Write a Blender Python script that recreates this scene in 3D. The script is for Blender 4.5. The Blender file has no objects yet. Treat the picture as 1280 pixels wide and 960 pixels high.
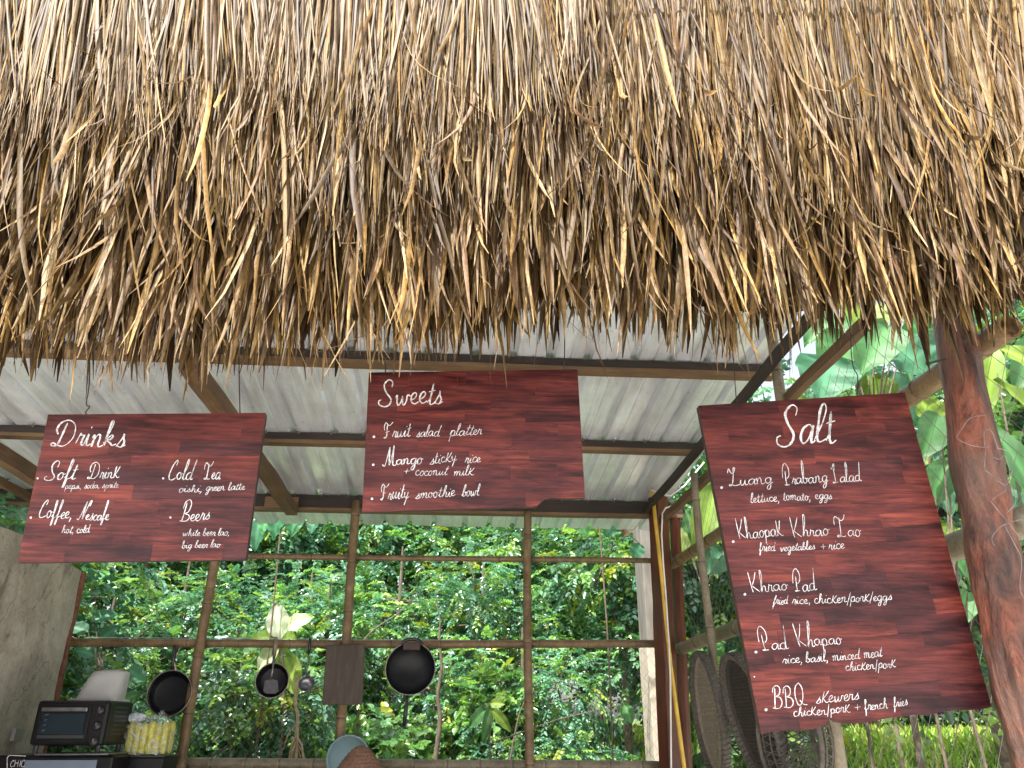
import bpy, math, random
import numpy as np
from mathutils import Vector, Matrix

random.seed(7)
RNG = np.random.default_rng(11)
SC = bpy.context.scene
COL = SC.collection

# ------------------------------------------------------------------ camera
PITCH, YAW, F_PX, EYE = math.radians(24.0), math.radians(4.35), 961.0, 1.6
cam_d = bpy.data.cameras.new("camera")
cam_d.sensor_width = 36.0
cam_d.lens = F_PX / 1280.0 * 36.0
cam_d.clip_start = 0.05
cam_d.clip_end = 2000
cam = bpy.data.objects.new("camera", cam_d)
cam.location = (0, 0, EYE)
cam.rotation_euler = (math.pi / 2 + PITCH, 0, -YAW)
COL.objects.link(cam)
SC.camera = cam

# ------------------------------------------------------------------ light
SUN_EL, SUN_AZ = math.radians(64), math.radians(-146)   # azimuth clockwise from +Y
world = bpy.data.worlds.new("World")
SC.world = world
world.use_nodes = True
wn = world.node_tree
bg = wn.nodes["Background"]
sky = wn.nodes.new("ShaderNodeTexSky")
sky.sky_type = 'NISHITA'
sky.sun_disc = False
sky.sun_elevation = SUN_EL
sky.sun_rotation = SUN_AZ
sky.air_density = 1.0
sky.dust_density = 4.0
sky.ozone_density = 0.6
hz = wn.nodes.new("ShaderNodeHueSaturation")          # humid, milky tropical sky
hz.inputs["Saturation"].default_value = 0.45
hz.inputs["Value"].default_value = 1.25
wn.links.new(sky.outputs[0], hz.inputs["Color"])
wn.links.new(hz.outputs[0], bg.inputs[0])
bg.inputs[1].default_value = 0.11
sun_d = bpy.data.lights.new("sun", 'SUN')
sun_d.energy = 3.7
sun_d.angle = math.radians(0.6)
sun_d.color = (1.0, 0.95, 0.86)
sun = bpy.data.objects.new("sun", sun_d)
sd = Vector((math.sin(SUN_AZ) * math.cos(SUN_EL), math.cos(SUN_AZ) * math.cos(SUN_EL), math.sin(SUN_EL)))
sun.rotation_euler = sd.to_track_quat('Z', 'Y').to_euler()
sun.location = (0, 0, 20)
COL.objects.link(sun)
SC.view_settings.view_transform = 'Standard'
SC.view_settings.look = 'None'
SC.view_settings.exposure = 1.58
SC.view_settings.gamma = 1.0

# ------------------------------------------------------------------ geometry helpers
CM = cam.rotation_euler.to_matrix()

def ray(px, py):
    return CM @ Vector(((px - 640) / F_PX, (480 - py) / F_PX, -1.0))

def at(px, py, Y=None, X=None, Z=None):
    d = ray(px, py)
    if Y is not None: t = Y / d.y
    elif X is not None: t = X / d.x
    else: t = (Z - EYE) / d.z
    return Vector((0, 0, EYE)) + d * t

def cdepth(p):
    return (Vector(p) - Vector((0, 0, EYE))).dot(CM @ Vector((0, 0, -1)))

def pxsize(n, p):
    """metres covered by n photo pixels at the distance of p"""
    return n * cdepth(p) / F_PX

class MB:
    def __init__(self):
        self.v = []; self.f = []; self.c = []
    def add(self, vs, fs, col=None):
        o = len(self.v)
        self.v.extend([tuple(x) for x in vs])
        self.f.extend([tuple(i + o for i in f) for f in fs])
        if col is not None: self.c.extend([col] * len(vs))
    def box(self, lo, hi, M=None):
        x0, y0, z0 = lo; x1, y1, z1 = hi
        vs = [Vector(p) for p in ((x0,y0,z0),(x1,y0,z0),(x1,y1,z0),(x0,y1,z0),(x0,y0,z1),(x1,y0,z1),(x1,y1,z1),(x0,y1,z1))]
        if M is not None: vs = [M @ p for p in vs]
        self.add(vs, [(0,3,2,1),(4,5,6,7),(0,1,5,4),(1,2,6,5),(2,3,7,6),(3,0,4,7)])
    def tube(self, pts, r, n=8, caps=True, flat=1.0, jitter=0.0):
        pts = [Vector(p) for p in pts]
        m = len(pts)
        rs = r if isinstance(r, (list, tuple)) else [r] * m
        up = Vector((0.13, 0.31, 0.94))
        rings = []
        t0 = (pts[1] - pts[0]).normalized()
        a = t0.cross(up)
        if a.length < 1e-3: a = t0.cross(Vector((1, 0, 0)))
        a.normalize()
        for i in range(m):
            if i == 0: t = pts[1] - pts[0]
            elif i == m - 1: t = pts[-1] - pts[-2]
            else: t = pts[i + 1] - pts[i - 1]
            t.normalize()
            a = (a - t * a.dot(t)).normalized()
            b = t.cross(a)
            ring = []
            for k in range(n):
                w = 2 * math.pi * k / n
                rr = rs[i] * (1 + (random.uniform(-jitter, jitter) if jitter else 0))
                ring.append(pts[i] + a * math.cos(w) * rr + b * math.sin(w) * rr * flat)
            rings.append(ring)
        vs = [p for ring in rings for p in ring]
        fs = []
        for i in range(m - 1):
            for k in range(n):
                k2 = (k + 1) % n
                fs.append((i*n + k, i*n + k2, (i+1)*n + k2, (i+1)*n + k))
        if caps:
            fs.append(tuple(range(n - 1, -1, -1)))
            fs.append(tuple((m - 1) * n + k for k in range(n)))
        self.add(vs, fs)
    def lathe(self, prof, n=32, M=None, squash=(1, 1)):
        """prof: list of (r, z); axis local Z"""
        vs = []; fs = []
        m = len(prof)
        for (r, z) in prof:
            for k in range(n):
                w = 2 * math.pi * k / n
                p = Vector((r * math.cos(w) * squash[0], r * math.sin(w) * squash[1], z))
                vs.append(M @ p if M is not None else p)
        for i in range(m - 1):
            for k in range(n):
                k2 = (k + 1) % n
                fs.append((i*n + k, i*n + k2, (i+1)*n + k2, (i+1)*n + k))
        self.add(vs, fs)
    def build(self, name, mat, parent=None, smooth=False, kind=None, bevel=0.0):
        me = bpy.data.meshes.new(name)
        me.from_pydata(self.v, [], self.f)
        if self.c and len(self.c) == len(self.v):
            at_ = me.color_attributes.new("col", 'FLOAT_COLOR', 'POINT')
            at_.data.foreach_set("color", np.array(self.c, dtype=np.float32).reshape(-1))
        if mat: me.materials.append(mat)
        if smooth:
            me.polygons.foreach_set("use_smooth", [True] * len(me.polygons))
        me.update()
        o = bpy.data.objects.new(name, me)
        COL.objects.link(o)
        if parent is not None: o.parent = parent
        if kind: o["kind"] = kind
        if bevel:
            m = o.modifiers.new("bevel", 'BEVEL'); m.width = bevel; m.segments = 2; m.limit_method = 'ANGLE'
        return o

def np_mesh(name, V, F4, colr, mat, parent=None, kind=None, smooth=False):
    """V (n,3), F4 (m,k) constant-size faces, colr (n,4)"""
    me = bpy.data.meshes.new(name or "mesh")
    V = np.asarray(V, dtype=np.float32); F4 = np.asarray(F4, dtype=np.int32)
    me.vertices.add(len(V)); me.vertices.foreach_set("co", V.reshape(-1))
    k = F4.shape[1]
    me.loops.add(F4.size); me.loops.foreach_set("vertex_index", F4.reshape(-1))
    me.polygons.add(len(F4))
    me.polygons.foreach_set("loop_start", np.arange(len(F4), dtype=np.int32) * k)
    me.polygons.foreach_set("loop_total", np.full(len(F4), k, dtype=np.int32))
    me.update(calc_edges=True)
    if colr is not None:
        a = me.color_attributes.new("col", 'FLOAT_COLOR', 'POINT')
        a.data.foreach_set("color", np.asarray(colr, dtype=np.float32).reshape(-1))
    if smooth: me.polygons.foreach_set("use_smooth", np.ones(len(F4), dtype=bool))
    me.materials.append(mat)
    if name is None: return me
    o = bpy.data.objects.new(name, me)
    COL.objects.link(o)
    if parent is not None: o.parent = parent
    if kind: o["kind"] = kind
    return o

def tag(o, label=None, cat=None, group=None, kind=None):
    if label: o["label"] = label
    if cat: o["category"] = cat
    if group: o["group"] = group
    if kind: o["kind"] = kind
    return o

def thing(name, label, cat, loc=(0, 0, 0), group=None):
    o = bpy.data.objects.new(name, None)
    o.empty_display_size = 0.1
    COL.objects.link(o); o.location = loc
    return tag(o, label, cat, group)

def local(o):
    """inverse offset so world-space geometry can be parented to a moved empty"""
    return o

def settle(root):
    """children were built in world space; give them the inverse of the root's location"""
    for ch in root.children:
        ch.location = ch.location - root.location

# ------------------------------------------------------------------ materials
def newmat(name):
    m = bpy.data.materials.new(name); m.use_nodes = True
    nt = m.node_tree
    return m, nt, nt.nodes["Principled BSDF"]

def N(nt, typ, **kw):
    n = nt.nodes.new(typ)
    for k, v in kw.items(): setattr(n, k, v)
    return n

def coords(nt, scale=(1, 1, 1), obj=None, rot=(0, 0, 0)):
    tc = N(nt, "ShaderNodeTexCoord")
    mp = N(nt, "ShaderNodeMapping")
    mp.inputs["Scale"].default_value = scale
    mp.inputs["Rotation"].default_value = rot
    if obj is not None: tc.object = obj
    nt.links.new(tc.outputs["Object"], mp.inputs[0])
    return mp.outputs[0]

def noise(nt, vec, scale, detail=6, rough=0.6, dist=0.0):
    n = N(nt, "ShaderNodeTexNoise")
    n.inputs["Scale"].default_value = scale
    n.inputs["Detail"].default_value = detail
    n.inputs["Roughness"].default_value = rough
    n.inputs["Distortion"].default_value = dist
    nt.links.new(vec, n.inputs["Vector"])
    return n.outputs["Fac"]

def ramp(nt, fac, stops):
    r = N(nt, "ShaderNodeValToRGB")
    el = r.color_ramp.elements
    while len(el) < len(stops): el.new(0.5)
    for e, (p, c) in zip(el, stops):
        e.position = p; e.color = (*c, 1)
    nt.links.new(fac, r.inputs[0])
    return r.outputs[0]

def mixc(nt, fac, a, b, mode='MIX'):
    m = N(nt, "ShaderNodeMix", data_type='RGBA', blend_type=mode)
    for s, v in ((m.inputs[0], fac), (m.inputs[6], a), (m.inputs[7], b)):
        if isinstance(v, (int, float)): s.default_value = v
        elif isinstance(v, tuple): s.default_value = (*v, 1) if len(v) == 3 else v
        else: nt.links.new(v, s)
    return m.outputs[2]

def bump(nt, p, h, strength=0.4, dist=0.01):
    b = N(nt, "ShaderNodeBump")
    b.inputs["Strength"].default_value = strength
    b.inputs["Distance"].default_value = dist
    nt.links.new(h, b.inputs["Height"])
    nt.links.new(b.outputs[0], p.inputs["Normal"])

def simple(name, colr, rough=0.6, metal=0.0, scale=20, var=0.35, bmp=0.2, coat=0.0, stretch=(1, 1, 1)):
    m, nt, p = newmat(name)
    v = coords(nt, stretch)
    f = noise(nt, v, scale)
    c0 = tuple(max(0, x * (1 - var)) for x in colr); c1 = tuple(min(1, x * (1 + var)) for x in colr)
    nt.links.new(ramp(nt, f, [(0.3, c0), (0.7, c1)]), p.inputs["Base Color"])
    p.inputs["Roughness"].default_value = rough
    p.inputs["Metallic"].default_value = metal
    p.inputs["Coat Weight"].default_value = coat
    if bmp: bump(nt, p, f, bmp, 0.004)
    return m

def wood(name, dark, light, scale=14, along='X', rough=0.65, bmp=0.35):
    m, nt, p = newmat(name)
    s = {'X': (0.12, 1, 1), 'Y': (1, 0.12, 1), 'Z': (1, 1, 0.12)}[along]
    v = coords(nt, s)
    f = noise(nt, v, scale * 3, 8, 0.65, 0.4)
    g = noise(nt, coords(nt), 2.3, 4)
    c = ramp(nt, f, [(0.28, dark), (0.72, light)])
    c = mixc(nt, g, c, tuple(x * 0.35 for x in dark))
    nt.links.new(c, p.inputs["Base Color"])
    p.inputs["Roughness"].default_value = rough
    bump(nt, p, f, bmp, 0.004)
    return m

def leafmat(name, trans=0.35, rough=0.38, tint=(1, 1, 1), spec=0.5):
    m, nt, p = newmat(name)
    a = N(nt, "ShaderNodeAttribute"); a.attribute_name = "col"
    oi = N(nt, "ShaderNodeObjectInfo")
    mr = N(nt, "ShaderNodeMapRange"); mr.inputs[3].default_value = 1.45; mr.inputs[4].default_value = 2.3
    nt.links.new(oi.outputs["Random"], mr.inputs[0])
    c = mixc(nt, 1.0, a.outputs["Color"], tint, 'MULTIPLY')
    hs = N(nt, "ShaderNodeHueSaturation"); nt.links.new(c, hs.inputs["Color"]); nt.links.new(mr.outputs[0], hs.inputs["Value"])
    c = hs.outputs[0]
    nt.links.new(c, p.inputs["Base Color"])
    p.inputs["Roughness"].default_value = rough
    p.inputs["Specular IOR Level"].default_value = spec
    tr = N(nt, "ShaderNodeBsdfTranslucent")
    tc = mixc(nt, 1.0, c, (1.25, 1.5, 0.75), 'MULTIPLY')
    nt.links.new(tc, tr.inputs[0])
    mx = N(nt, "ShaderNodeMixShader"); mx.inputs[0].default_value = trans
    nt.links.new(p.outputs[0], mx.inputs[1]); nt.links.new(tr.outputs[0], mx.inputs[2])
    nt.links.new(mx.outputs[0], nt.nodes["Material Output"].inputs[0])
    return m

M_LEAF = leafmat("leaf_small", 0.32, 0.24, spec=0.9)
M_BIGLEAF = leafmat("leaf_large", 0.28, 0.5, spec=0.3)
M_GRASS = leafmat("grass_blades", 0.3, 0.5)

# thatch blades: own colour per blade plus fine streaks
M_THATCH, nt, p = newmat("dry_thatch")
a = N(nt, "ShaderNodeAttribute"); a.attribute_name = "col"
f = noise(nt, coords(nt, (1, 1, 0.07)), 260, 4, 0.6)
g = noise(nt, coords(nt, (1, 1, 0.5)), 34, 5, 0.6)
c = mixc(nt, 1.0, a.outputs["Color"], ramp(nt, f, [(0.3, (0.62, 0.6, 0.56)), (0.7, (1.2, 1.18, 1.12))]), 'MULTIPLY')
c = mixc(nt, 1.0, c, ramp(nt, g, [(0.32, (0.6, 0.52, 0.42)), (0.55, (1.05, 1.03, 1.0))]), 'MULTIPLY')
nt.links.new(c, p.inputs["Base Color"]); p.inputs["Roughness"].default_value = 0.55
p.inputs["Specular IOR Level"].default_value = 0.2
tr = N(nt, "ShaderNodeBsdfTranslucent"); nt.links.new(c, tr.inputs[0])
mx = N(nt, "ShaderNodeMixShader"); mx.inputs[0].default_value = 0.12
nt.links.new(p.outputs[0], mx.inputs[1]); nt.links.new(tr.outputs[0], mx.inputs[2])
nt.links.new(mx.outputs[0], nt.nodes["Material Output"].inputs[0])

def bamboo_mat(name, dark, light):
    m, nt, p = newmat(name)
    a = N(nt, "ShaderNodeAttribute"); a.attribute_name = "col"
    f = noise(nt, coords(nt), 9, 6, 0.65, 0.3)
    g = noise(nt, coords(nt), 90, 4, 0.6)
    c = ramp(nt, f, [(0.3, dark), (0.68, light)])
    c = mixc(nt, 1.0, c, ramp(nt, g, [(0.3, (0.7, 0.68, 0.66)), (0.65, (1.08, 1.06, 1.02))]), 'MULTIPLY')
    c = mixc(nt, 1.0, c, a.outputs["Color"], 'MULTIPLY')
    nt.links.new(c, p.inputs["Base Color"]); p.inputs["Roughness"].default_value = 0.45
    bump(nt, p, g, 0.15, 0.002)
    return m
M_BAMBOO = bamboo_mat("bamboo_brown", (0.10, 0.058, 0.027), (0.29, 0.20, 0.11))
M_BAMBOO_G = bamboo_mat("bamboo_grey", (0.12, 0.095, 0.065), (0.29, 0.25, 0.18))

M_DARKWOOD = wood("dark_timber", (0.018, 0.012, 0.009), (0.05, 0.032, 0.02))
M_PALEWOOD = wood("pale_timber", (0.13, 0.07, 0.03), (0.30, 0.18, 0.09), along='X')
M_BEAM = wood("tie_beam_timber", (0.10, 0.05, 0.022), (0.27, 0.155, 0.075), along='Y')
M_REDPOST = wood("red_stained_post", (0.085, 0.02, 0.01), (0.24, 0.07, 0.035), along='Z', rough=0.4)
M_NETG = simple("dull_net_wire", (0.20, 0.19, 0.18), 0.6, 0.3, 50, 0.4, 0)
M_WIRE = simple("galvanised_wire", (0.42, 0.42, 0.41), 0.4, 0.8, 50, 0.3, 0)
M_NET = simple("rusty_netting_wire", (0.30, 0.29, 0.27), 0.5, 0.6, 50, 0.4, 0)
M_DARKWIRE = simple("dark_wire", (0.05, 0.04, 0.035), 0.5, 0.5, 50, 0.3, 0)
M_STRING = simple("binding_string", (0.55, 0.5, 0.38), 0.8, 0, 90, 0.3, 0)

# zinc roofing
M_TIN, nt, p = newmat("zinc_sheet")
v = coords(nt)
f = noise(nt, v, 3.2, 8, 0.65); g = noise(nt, coords(nt, (1, 0.08, 1)), 16, 6, 0.6)
c = ramp(nt, f, [(0.25, (0.64, 0.66, 0.69)), (0.6, (0.84, 0.87, 0.91))])
c = mixc(nt, 1.0, c, ramp(nt, g, [(0.3, (0.72, 0.70, 0.68)), (0.6, (1, 1, 1))]), 'MULTIPLY')
sp = noise(nt, coords(nt), 38, 5, 0.7)
c = mixc(nt, 1.0, c, ramp(nt, sp, [(0.28, (0.55, 0.45, 0.36)), (0.38, (1, 1, 1))]), 'MULTIPLY')
sx = N(nt, "ShaderNodeSeparateXYZ"); nt.links.new(v, sx.inputs[0])
for py_ in (3.50, 4.43, 5.42):      # blotchy dark band coloured along each purlin
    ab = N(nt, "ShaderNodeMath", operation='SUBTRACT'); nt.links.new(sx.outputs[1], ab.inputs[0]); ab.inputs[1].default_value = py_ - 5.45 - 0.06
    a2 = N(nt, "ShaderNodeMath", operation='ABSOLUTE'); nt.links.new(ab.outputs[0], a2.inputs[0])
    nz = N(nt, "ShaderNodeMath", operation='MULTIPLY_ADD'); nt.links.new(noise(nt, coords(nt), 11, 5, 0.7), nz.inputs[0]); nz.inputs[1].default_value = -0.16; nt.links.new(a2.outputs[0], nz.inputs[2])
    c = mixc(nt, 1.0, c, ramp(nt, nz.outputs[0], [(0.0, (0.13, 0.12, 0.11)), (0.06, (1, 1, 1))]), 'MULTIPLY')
nt.links.new(c, p.inputs["Base Color"])
p.inputs["Metallic"].default_value = 0.42; p.inputs["Roughness"].default_value = 0.28
bump(nt, p, f, 0.15, 0.01)

# plaster
M_PLASTER, nt, p = newmat("grey_plaster")
f = noise(nt, coords(nt), 2.2, 9, 0.7, 0.6); g = noise(nt, coords(nt), 40, 5, 0.7)
c = ramp(nt, f, [(0.30, (0.17, 0.145, 0.12)), (0.5, (0.36, 0.32, 0.27)), (0.66, (0.54, 0.49, 0.42))])
c = mixc(nt, 0.3, c, ramp(nt, g, [(0.3, (0.14, 0.13, 0.11)), (0.6, (0.42, 0.39, 0.34))]))
k_ = noise(nt, coords(nt, (1, 1, 0.6)), 7, 9, 0.75, 1.2)
c = mixc(nt, 1.0, c, ramp(nt, k_, [(0.36, (0.55, 0.53, 0.52)), (0.44, (1, 1, 1)), (0.62, (1.0, 1.0, 1.0)), (0.68, (1.25, 1.25, 1.25))]), 'MULTIPLY')
vo = N(nt, "ShaderNodeTexVoronoi"); vo.feature = 'DISTANCE_TO_EDGE'; vo.inputs["Scale"].default_value = 1.7
wv_ = N(nt, "ShaderNodeVectorMath", operation='ADD'); nt.links.new(coords(nt), wv_.inputs[0]); nt.links.new(ramp(nt, noise(nt, coords(nt), 6, 6), [(0.2, (0, 0, 0)), (0.8, (0.5, 0.5, 0.5))]), wv_.inputs[1]); nt.links.new(wv_.outputs[0], vo.inputs["Vector"])
c = mixc(nt, 1.0, c, ramp(nt, vo.outputs["Distance"], [(0.0, (0.45, 0.42, 0.4)), (0.010, (1, 1, 1))]), 'MULTIPLY')
nt.links.new(c, p.inputs["Base Color"]); p.inputs["Roughness"].default_value = 0.9
bump(nt, p, g, 0.35, 0.006)
M_CONC = simple("cream_concrete", (0.46, 0.39, 0.32), 0.85, 0, 14, 0.18, 0.3)
M_BRICKEDGE = simple("red_painted_edge", (0.17, 0.065, 0.04), 0.85, 0, 26, 0.5, 0.8)

# ground
M_GROUND, nt, p = newmat("ground")
f = noise(nt, coords(nt), 0.35, 8, 0.65); g = noise(nt, coords(nt), 9, 7, 0.7)
dirt = ramp(nt, g, [(0.3, (0.50, 0.475, 0.44)), (0.7, (0.66, 0.635, 0.60))])
grass = ramp(nt, g, [(0.3, (0.05, 0.09, 0.02)), (0.7, (0.14, 0.19, 0.05))])
tc = N(nt, "ShaderNodeTexCoord"); sx = N(nt, "ShaderNodeSeparateXYZ"); nt.links.new(tc.outputs["Object"], sx.inputs[0])
mr = N(nt, "ShaderNodeMapRange"); mr.inputs[1].default_value = 6.0; mr.inputs[2].default_value = 7.5
nt.links.new(sx.outputs[1], mr.inputs[0])
nt.links.new(mixc(nt, mr.outputs[0], dirt, grass), p.inputs["Base Color"])
p.inputs["Roughness"].default_value = 0.95
bump(nt, p, g, 0.5, 0.03)

# ------------------------------------------------------------------ structure: ground
def terr(x, y):
    r = y + 0.35 * abs(x)
    t = min(1, max(0, (r - 6.2) / 6.0)); t = t * t * (3 - 2 * t)
    z = 1.42 * t + 0.008 * max(0, r - 12)
    if x < 2.5 and y > 8: z += 0.13 * (y - 8) * min(1, (2.5 - x) / 2.5) * (1 if y < 18 else 18 / y)
    if y > 0: z += 0.06 * t * math.sin(x * 0.9) * math.cos(y * 0.7)
    return z

gx = np.concatenate([np.linspace(-400, -30, 10), np.linspace(-24, 24, 65), np.linspace(30, 400, 10)])
gy = np.concatenate([np.linspace(-300, -15, 8), np.linspace(-10, 30, 61), np.linspace(38, 600, 12)])
m = MB()
vs = [(x, y, terr(x, y) - (0.0)) for y in gy for x in gx]
nx = len(gx)
fs = [(j*nx+i, j*nx+i+1, (j+1)*nx+i+1, (j+1)*nx+i) for j in range(len(gy)-1) for i in range(nx-1)]
m.add(vs, fs)
tag(m.build("ground", M_GROUND, smooth=True), kind="structure")

m = MB(); m.box((-2.75, 2.4, 0.0), (1.7, 6.0, 0.10))
tag(m.build("kitchen_floor", simple("concrete_floor", (0.50, 0.47, 0.43), 0.85, 0, 6, 0.25, 0.3)), kind="structure")

# ------------------------------------------------------------------ kitchen shelter (posts, rails, tin roof)
BY = 5.45            # rear lattice plane
SX = 1.47            # side wall plane
shelter = thing("kitchen_shelter", "open kitchen shelter with zinc sheet roof and bamboo lattice walls behind the three menu signs", "shelter", (0, 5.45, 0))

def bamboo(name, p0, p1, r0, r1=None, parent=None, mat=None, nodes=0.32, bend=0.006, hollow=False, n=12):
    r1 = r0 if r1 is None else r1
    p0 = Vector(p0); p1 = Vector(p1); L = (p1 - p0).length
    nn = max(1, int(L / nodes)); ax = (p1 - p0).normalized()
    side = ax.cross(Vector((0.3, 0.5, 0.8))).normalized(); side2 = ax.cross(side)
    ph = random.uniform(0, 6)
    ts = []
    off = random.uniform(0.3, 0.7)
    knots = [(i + off) / nn for i in range(nn) if 0.01 < (i + off) / nn < 0.99]
    ts = [(0, 0), (1, 0)]
    for k in knots:
        d = 0.012 / L
        ts += [(k - d, 0), (k - d * .3, 1), (k + d * .2, 2), (k + d, 0)]
    for i in range(1, nn * 2): ts.append((i / (nn * 2), 0))
    ts.sort()
    pts = []; rs = []; cs = []
    last = -1
    for t, kd in ts:
        if t - last < 1e-5: continue
        last = t
        pts.append(p0 + (p1 - p0) * t + side * bend * math.sin(t * 7 + ph) * min(1, L) + side2 * bend * math.sin(t * 5 + ph * 2) * min(1, L))
        r = r0 + (r1 - r0) * t
        rs.append(r * (1.10 if kd == 1 else 0.97 if kd == 2 else 1.0))
        cs.append(0.95 if kd == 0 else (1.15 if kd == 1 else 0.35))
    b = MB(); b.tube(pts, rs, n, caps=not hollow)
    cc = []
    for c_ in cs: cc += [(c_, c_, c_ * 0.97, 1)] * n
    b.c = cc
    if hollow:
        ins = MB(); d = (pts[-1] - pts[-2]).normalized()
        # wall ring and dark inside at the open end
        b2 = MB(); k0 = len(b.v)
        b.tube([pts[-1] - d * 0.0, pts[-1] - d * 0.08], [rs[-1] * 0.78, rs[-1] * 0.74], n, caps=True)
        b.c += [(0.25, 0.22, 0.2, 1)] * (2 * n)
        base = k0 - n
        for k in range(n):
            pass
        # annulus
        t = d; 
        o = len(b.v)
        outer = b.v[k0 - n:k0]
        inner = b.v[k0:k0 + n]
        b.v += outer + inner; b.c += [(1.1, 1.0, 0.9, 1)] * (2 * n)
        for k in range(n):
            b.f.append((o + k, o + (k + 1) % n, o + n + (k + 1) % n, o + n + k))
    return b.build(name, mat or M_BAMBOO, parent, smooth=True)

# roof plane: z at Y
def roofz(y): return 3.10 + (5.45 - y) * math.tan(math.radians(6.0))
M_TILT = Matrix.Rotation(-math.radians(6.0), 4, 'X')
# trapezoidal zinc sheets
sheet_prof = []
def trap(x0, x1):
    pts = []; x = x0; pitch = 0.19
    while x < x1 - 1e-6:
        for dx, dz in ((0, 0), (0.062, 0), (0.066, 0.004), (0.072, 0.004), (0.076, 0), (0.135, 0), (0.146, 0.034), (0.174, 0.034), (0.185, 0)):
            if x + dx <= x1 + 1e-6: pts.append((x + dx, dz))
        x += pitch
    pts.append((x1, 0))
    return pts
Y0, Y1 = 2.30, 6.02
xs0 = -3.32
for i in range(6):
    a0 = xs0 + i * 0.81
    pr = trap(a0, a0 + 0.81 + 0.03)
    b = MB(); ny = 14
    vs = []; 
    lift = 0.003 * (i % 2)
    for j in range(ny + 1):
        y = Y0 + (Y1 - Y0) * j / ny
        for (x, dz) in pr:
            vs.append((x, y, roofz(y) + dz + lift + 0.002 * math.sin(x * 9 + y * 5)))
    k = len(pr)
    fs = [(j*k+q, j*k+q+1, (j+1)*k+q+1, (j+1)*k+q) for j in range(ny) for q in range(k - 1)]
    b.add(vs, fs)
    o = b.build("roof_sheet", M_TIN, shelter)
    sol = o.modifiers.new("thick", 'SOLIDIFY'); sol.thickness = 0.001; sol.offset = 1
# purlins: shaded face painted as dark timber, lit underside as the paler batten below
def purlin(y, x0, x1, h=0.046, dark=True, droop=0.0):
    z = roofz(y)
    b = MB()
    nseg = 16
    for (zz0, zz1, w, mat, nm) in ((z - h, z - 0.004, 0.03, M_DARKWOOD, "purlin"), (z - h - 0.023, z - h - 0.001, 0.034, M_PALEWOOD, "lit_strip")):
        b = MB(); vs = []; fs = []
        for i in range(nseg + 1):
            x = x0 + (x1 - x0) * i / nseg
            j = 0.003 * math.sin(x * 5 + y * 3) + 0.002 * math.sin(x * 13 + y)
            vs += [(x, y - w + j, zz0), (x, y + w + j, zz0), (x, y + w + j, zz1), (x, y - w + j, zz1)]
        for i in range(nseg):
            for q in range(4):
                q2 = (q + 1) % 4
                fs.append((i*4+q, i*4+q2, (i+1)*4+q2, (i+1)*4+q))
        fs += [(3, 2, 1, 0), tuple(nseg*4 + q for q in range(4))]
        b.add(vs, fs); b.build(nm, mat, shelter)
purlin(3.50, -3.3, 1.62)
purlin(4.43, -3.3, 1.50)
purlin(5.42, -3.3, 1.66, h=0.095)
# nail heads along the purlins under each rib
for y in (4.43, 5.42):
    for i in range(23):
        x = -3.05 + i * 0.19 + 0.02
        b = MB(); b.tube([(x, y - 0.045, roofz(y) - 0.012), (x, y - 0.075, roofz(y) - 0.002)], [0.006, 0.009], 6)
        b.build("roof_clip", M_WIRE, shelter)

def beam(pa, pb, w, h, name="tie_beam", mat=None):
    pa = Vector(pa); pb = Vector(pb)
    ax = (pb - pa).normalized(); sd_ = ax.cross(Vector((0, 0, 1))).normalized(); up = sd_.cross(ax)
    b = MB(); vs = []; fs = []; ns = 12
    for i in range(ns + 1):
        c_ = pa.lerp(pb, i / ns) + sd_ * 0.004 * math.sin(i * 1.3) + up * 0.003 * math.sin(i * 2.1)
        vs += [c_ - sd_*w/2 - up*h/2, c_ + sd_*w/2 - up*h/2, c_ + sd_*w/2 + up*h/2, c_ - sd_*w/2 + up*h/2]
    for i in range(ns):
        for q in range(4):
            q2 = (q+1) % 4
            fs.append((i*4+q, i*4+q2, (i+1)*4+q2, (i+1)*4+q))
    fs += [(3, 2, 1, 0), tuple(ns*4+q for q in range(4))]
    b.add(vs, fs)
    return b.build(name, mat or M_BEAM, shelter)

pa = at(366, 639, Y=5.36); zb = pa.z
beam((pa.x, 5.34, zb + 0.0), (at(236, 452, Z=zb + 0.02).x, at(236, 452, Z=zb + 0.02).y, zb + 0.02), 0.075, 0.07)
pl = at(48, 598, Y=4.9); beam((pl.x, 4.9 + 0.45, pl.z - 0.0), (pl.x - 0.02, 2.6, pl.z + 0.01), 0.07, 0.09)
pl2 = at(30, 596, Y=4.9); beam((pl2.x - 0.10, 5.34, pl2.z - 0.05), (pl2.x - 0.1, 2.6, pl2.z - 0.05), 0.03, 0.05)
# right hand side beams (double) under the sheet edge
zs = at(852, 628, X=SX).z
beam((SX, 5.34, zs), (SX - 0.01, 2.35, zs), 0.036, 0.045)
beam((SX - 0.10, 5.34, zs + 0.085), (SX - 0.12, 2.35, zs + 0.12), 0.035, 0.04, mat=M_DARKWOOD)
# rear cross plank beneath the eave (dark, left of centre)
b = MB(); q0 = at(333, 622, Y=5.36); q1 = at(372, 640, Y=5.36)
b.box((q0.x, 5.33, q1.z + 0.02), (q1.x, 5.36, q0.z)); b.build("packing_block", M_PALEWOOD, shelter)

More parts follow.
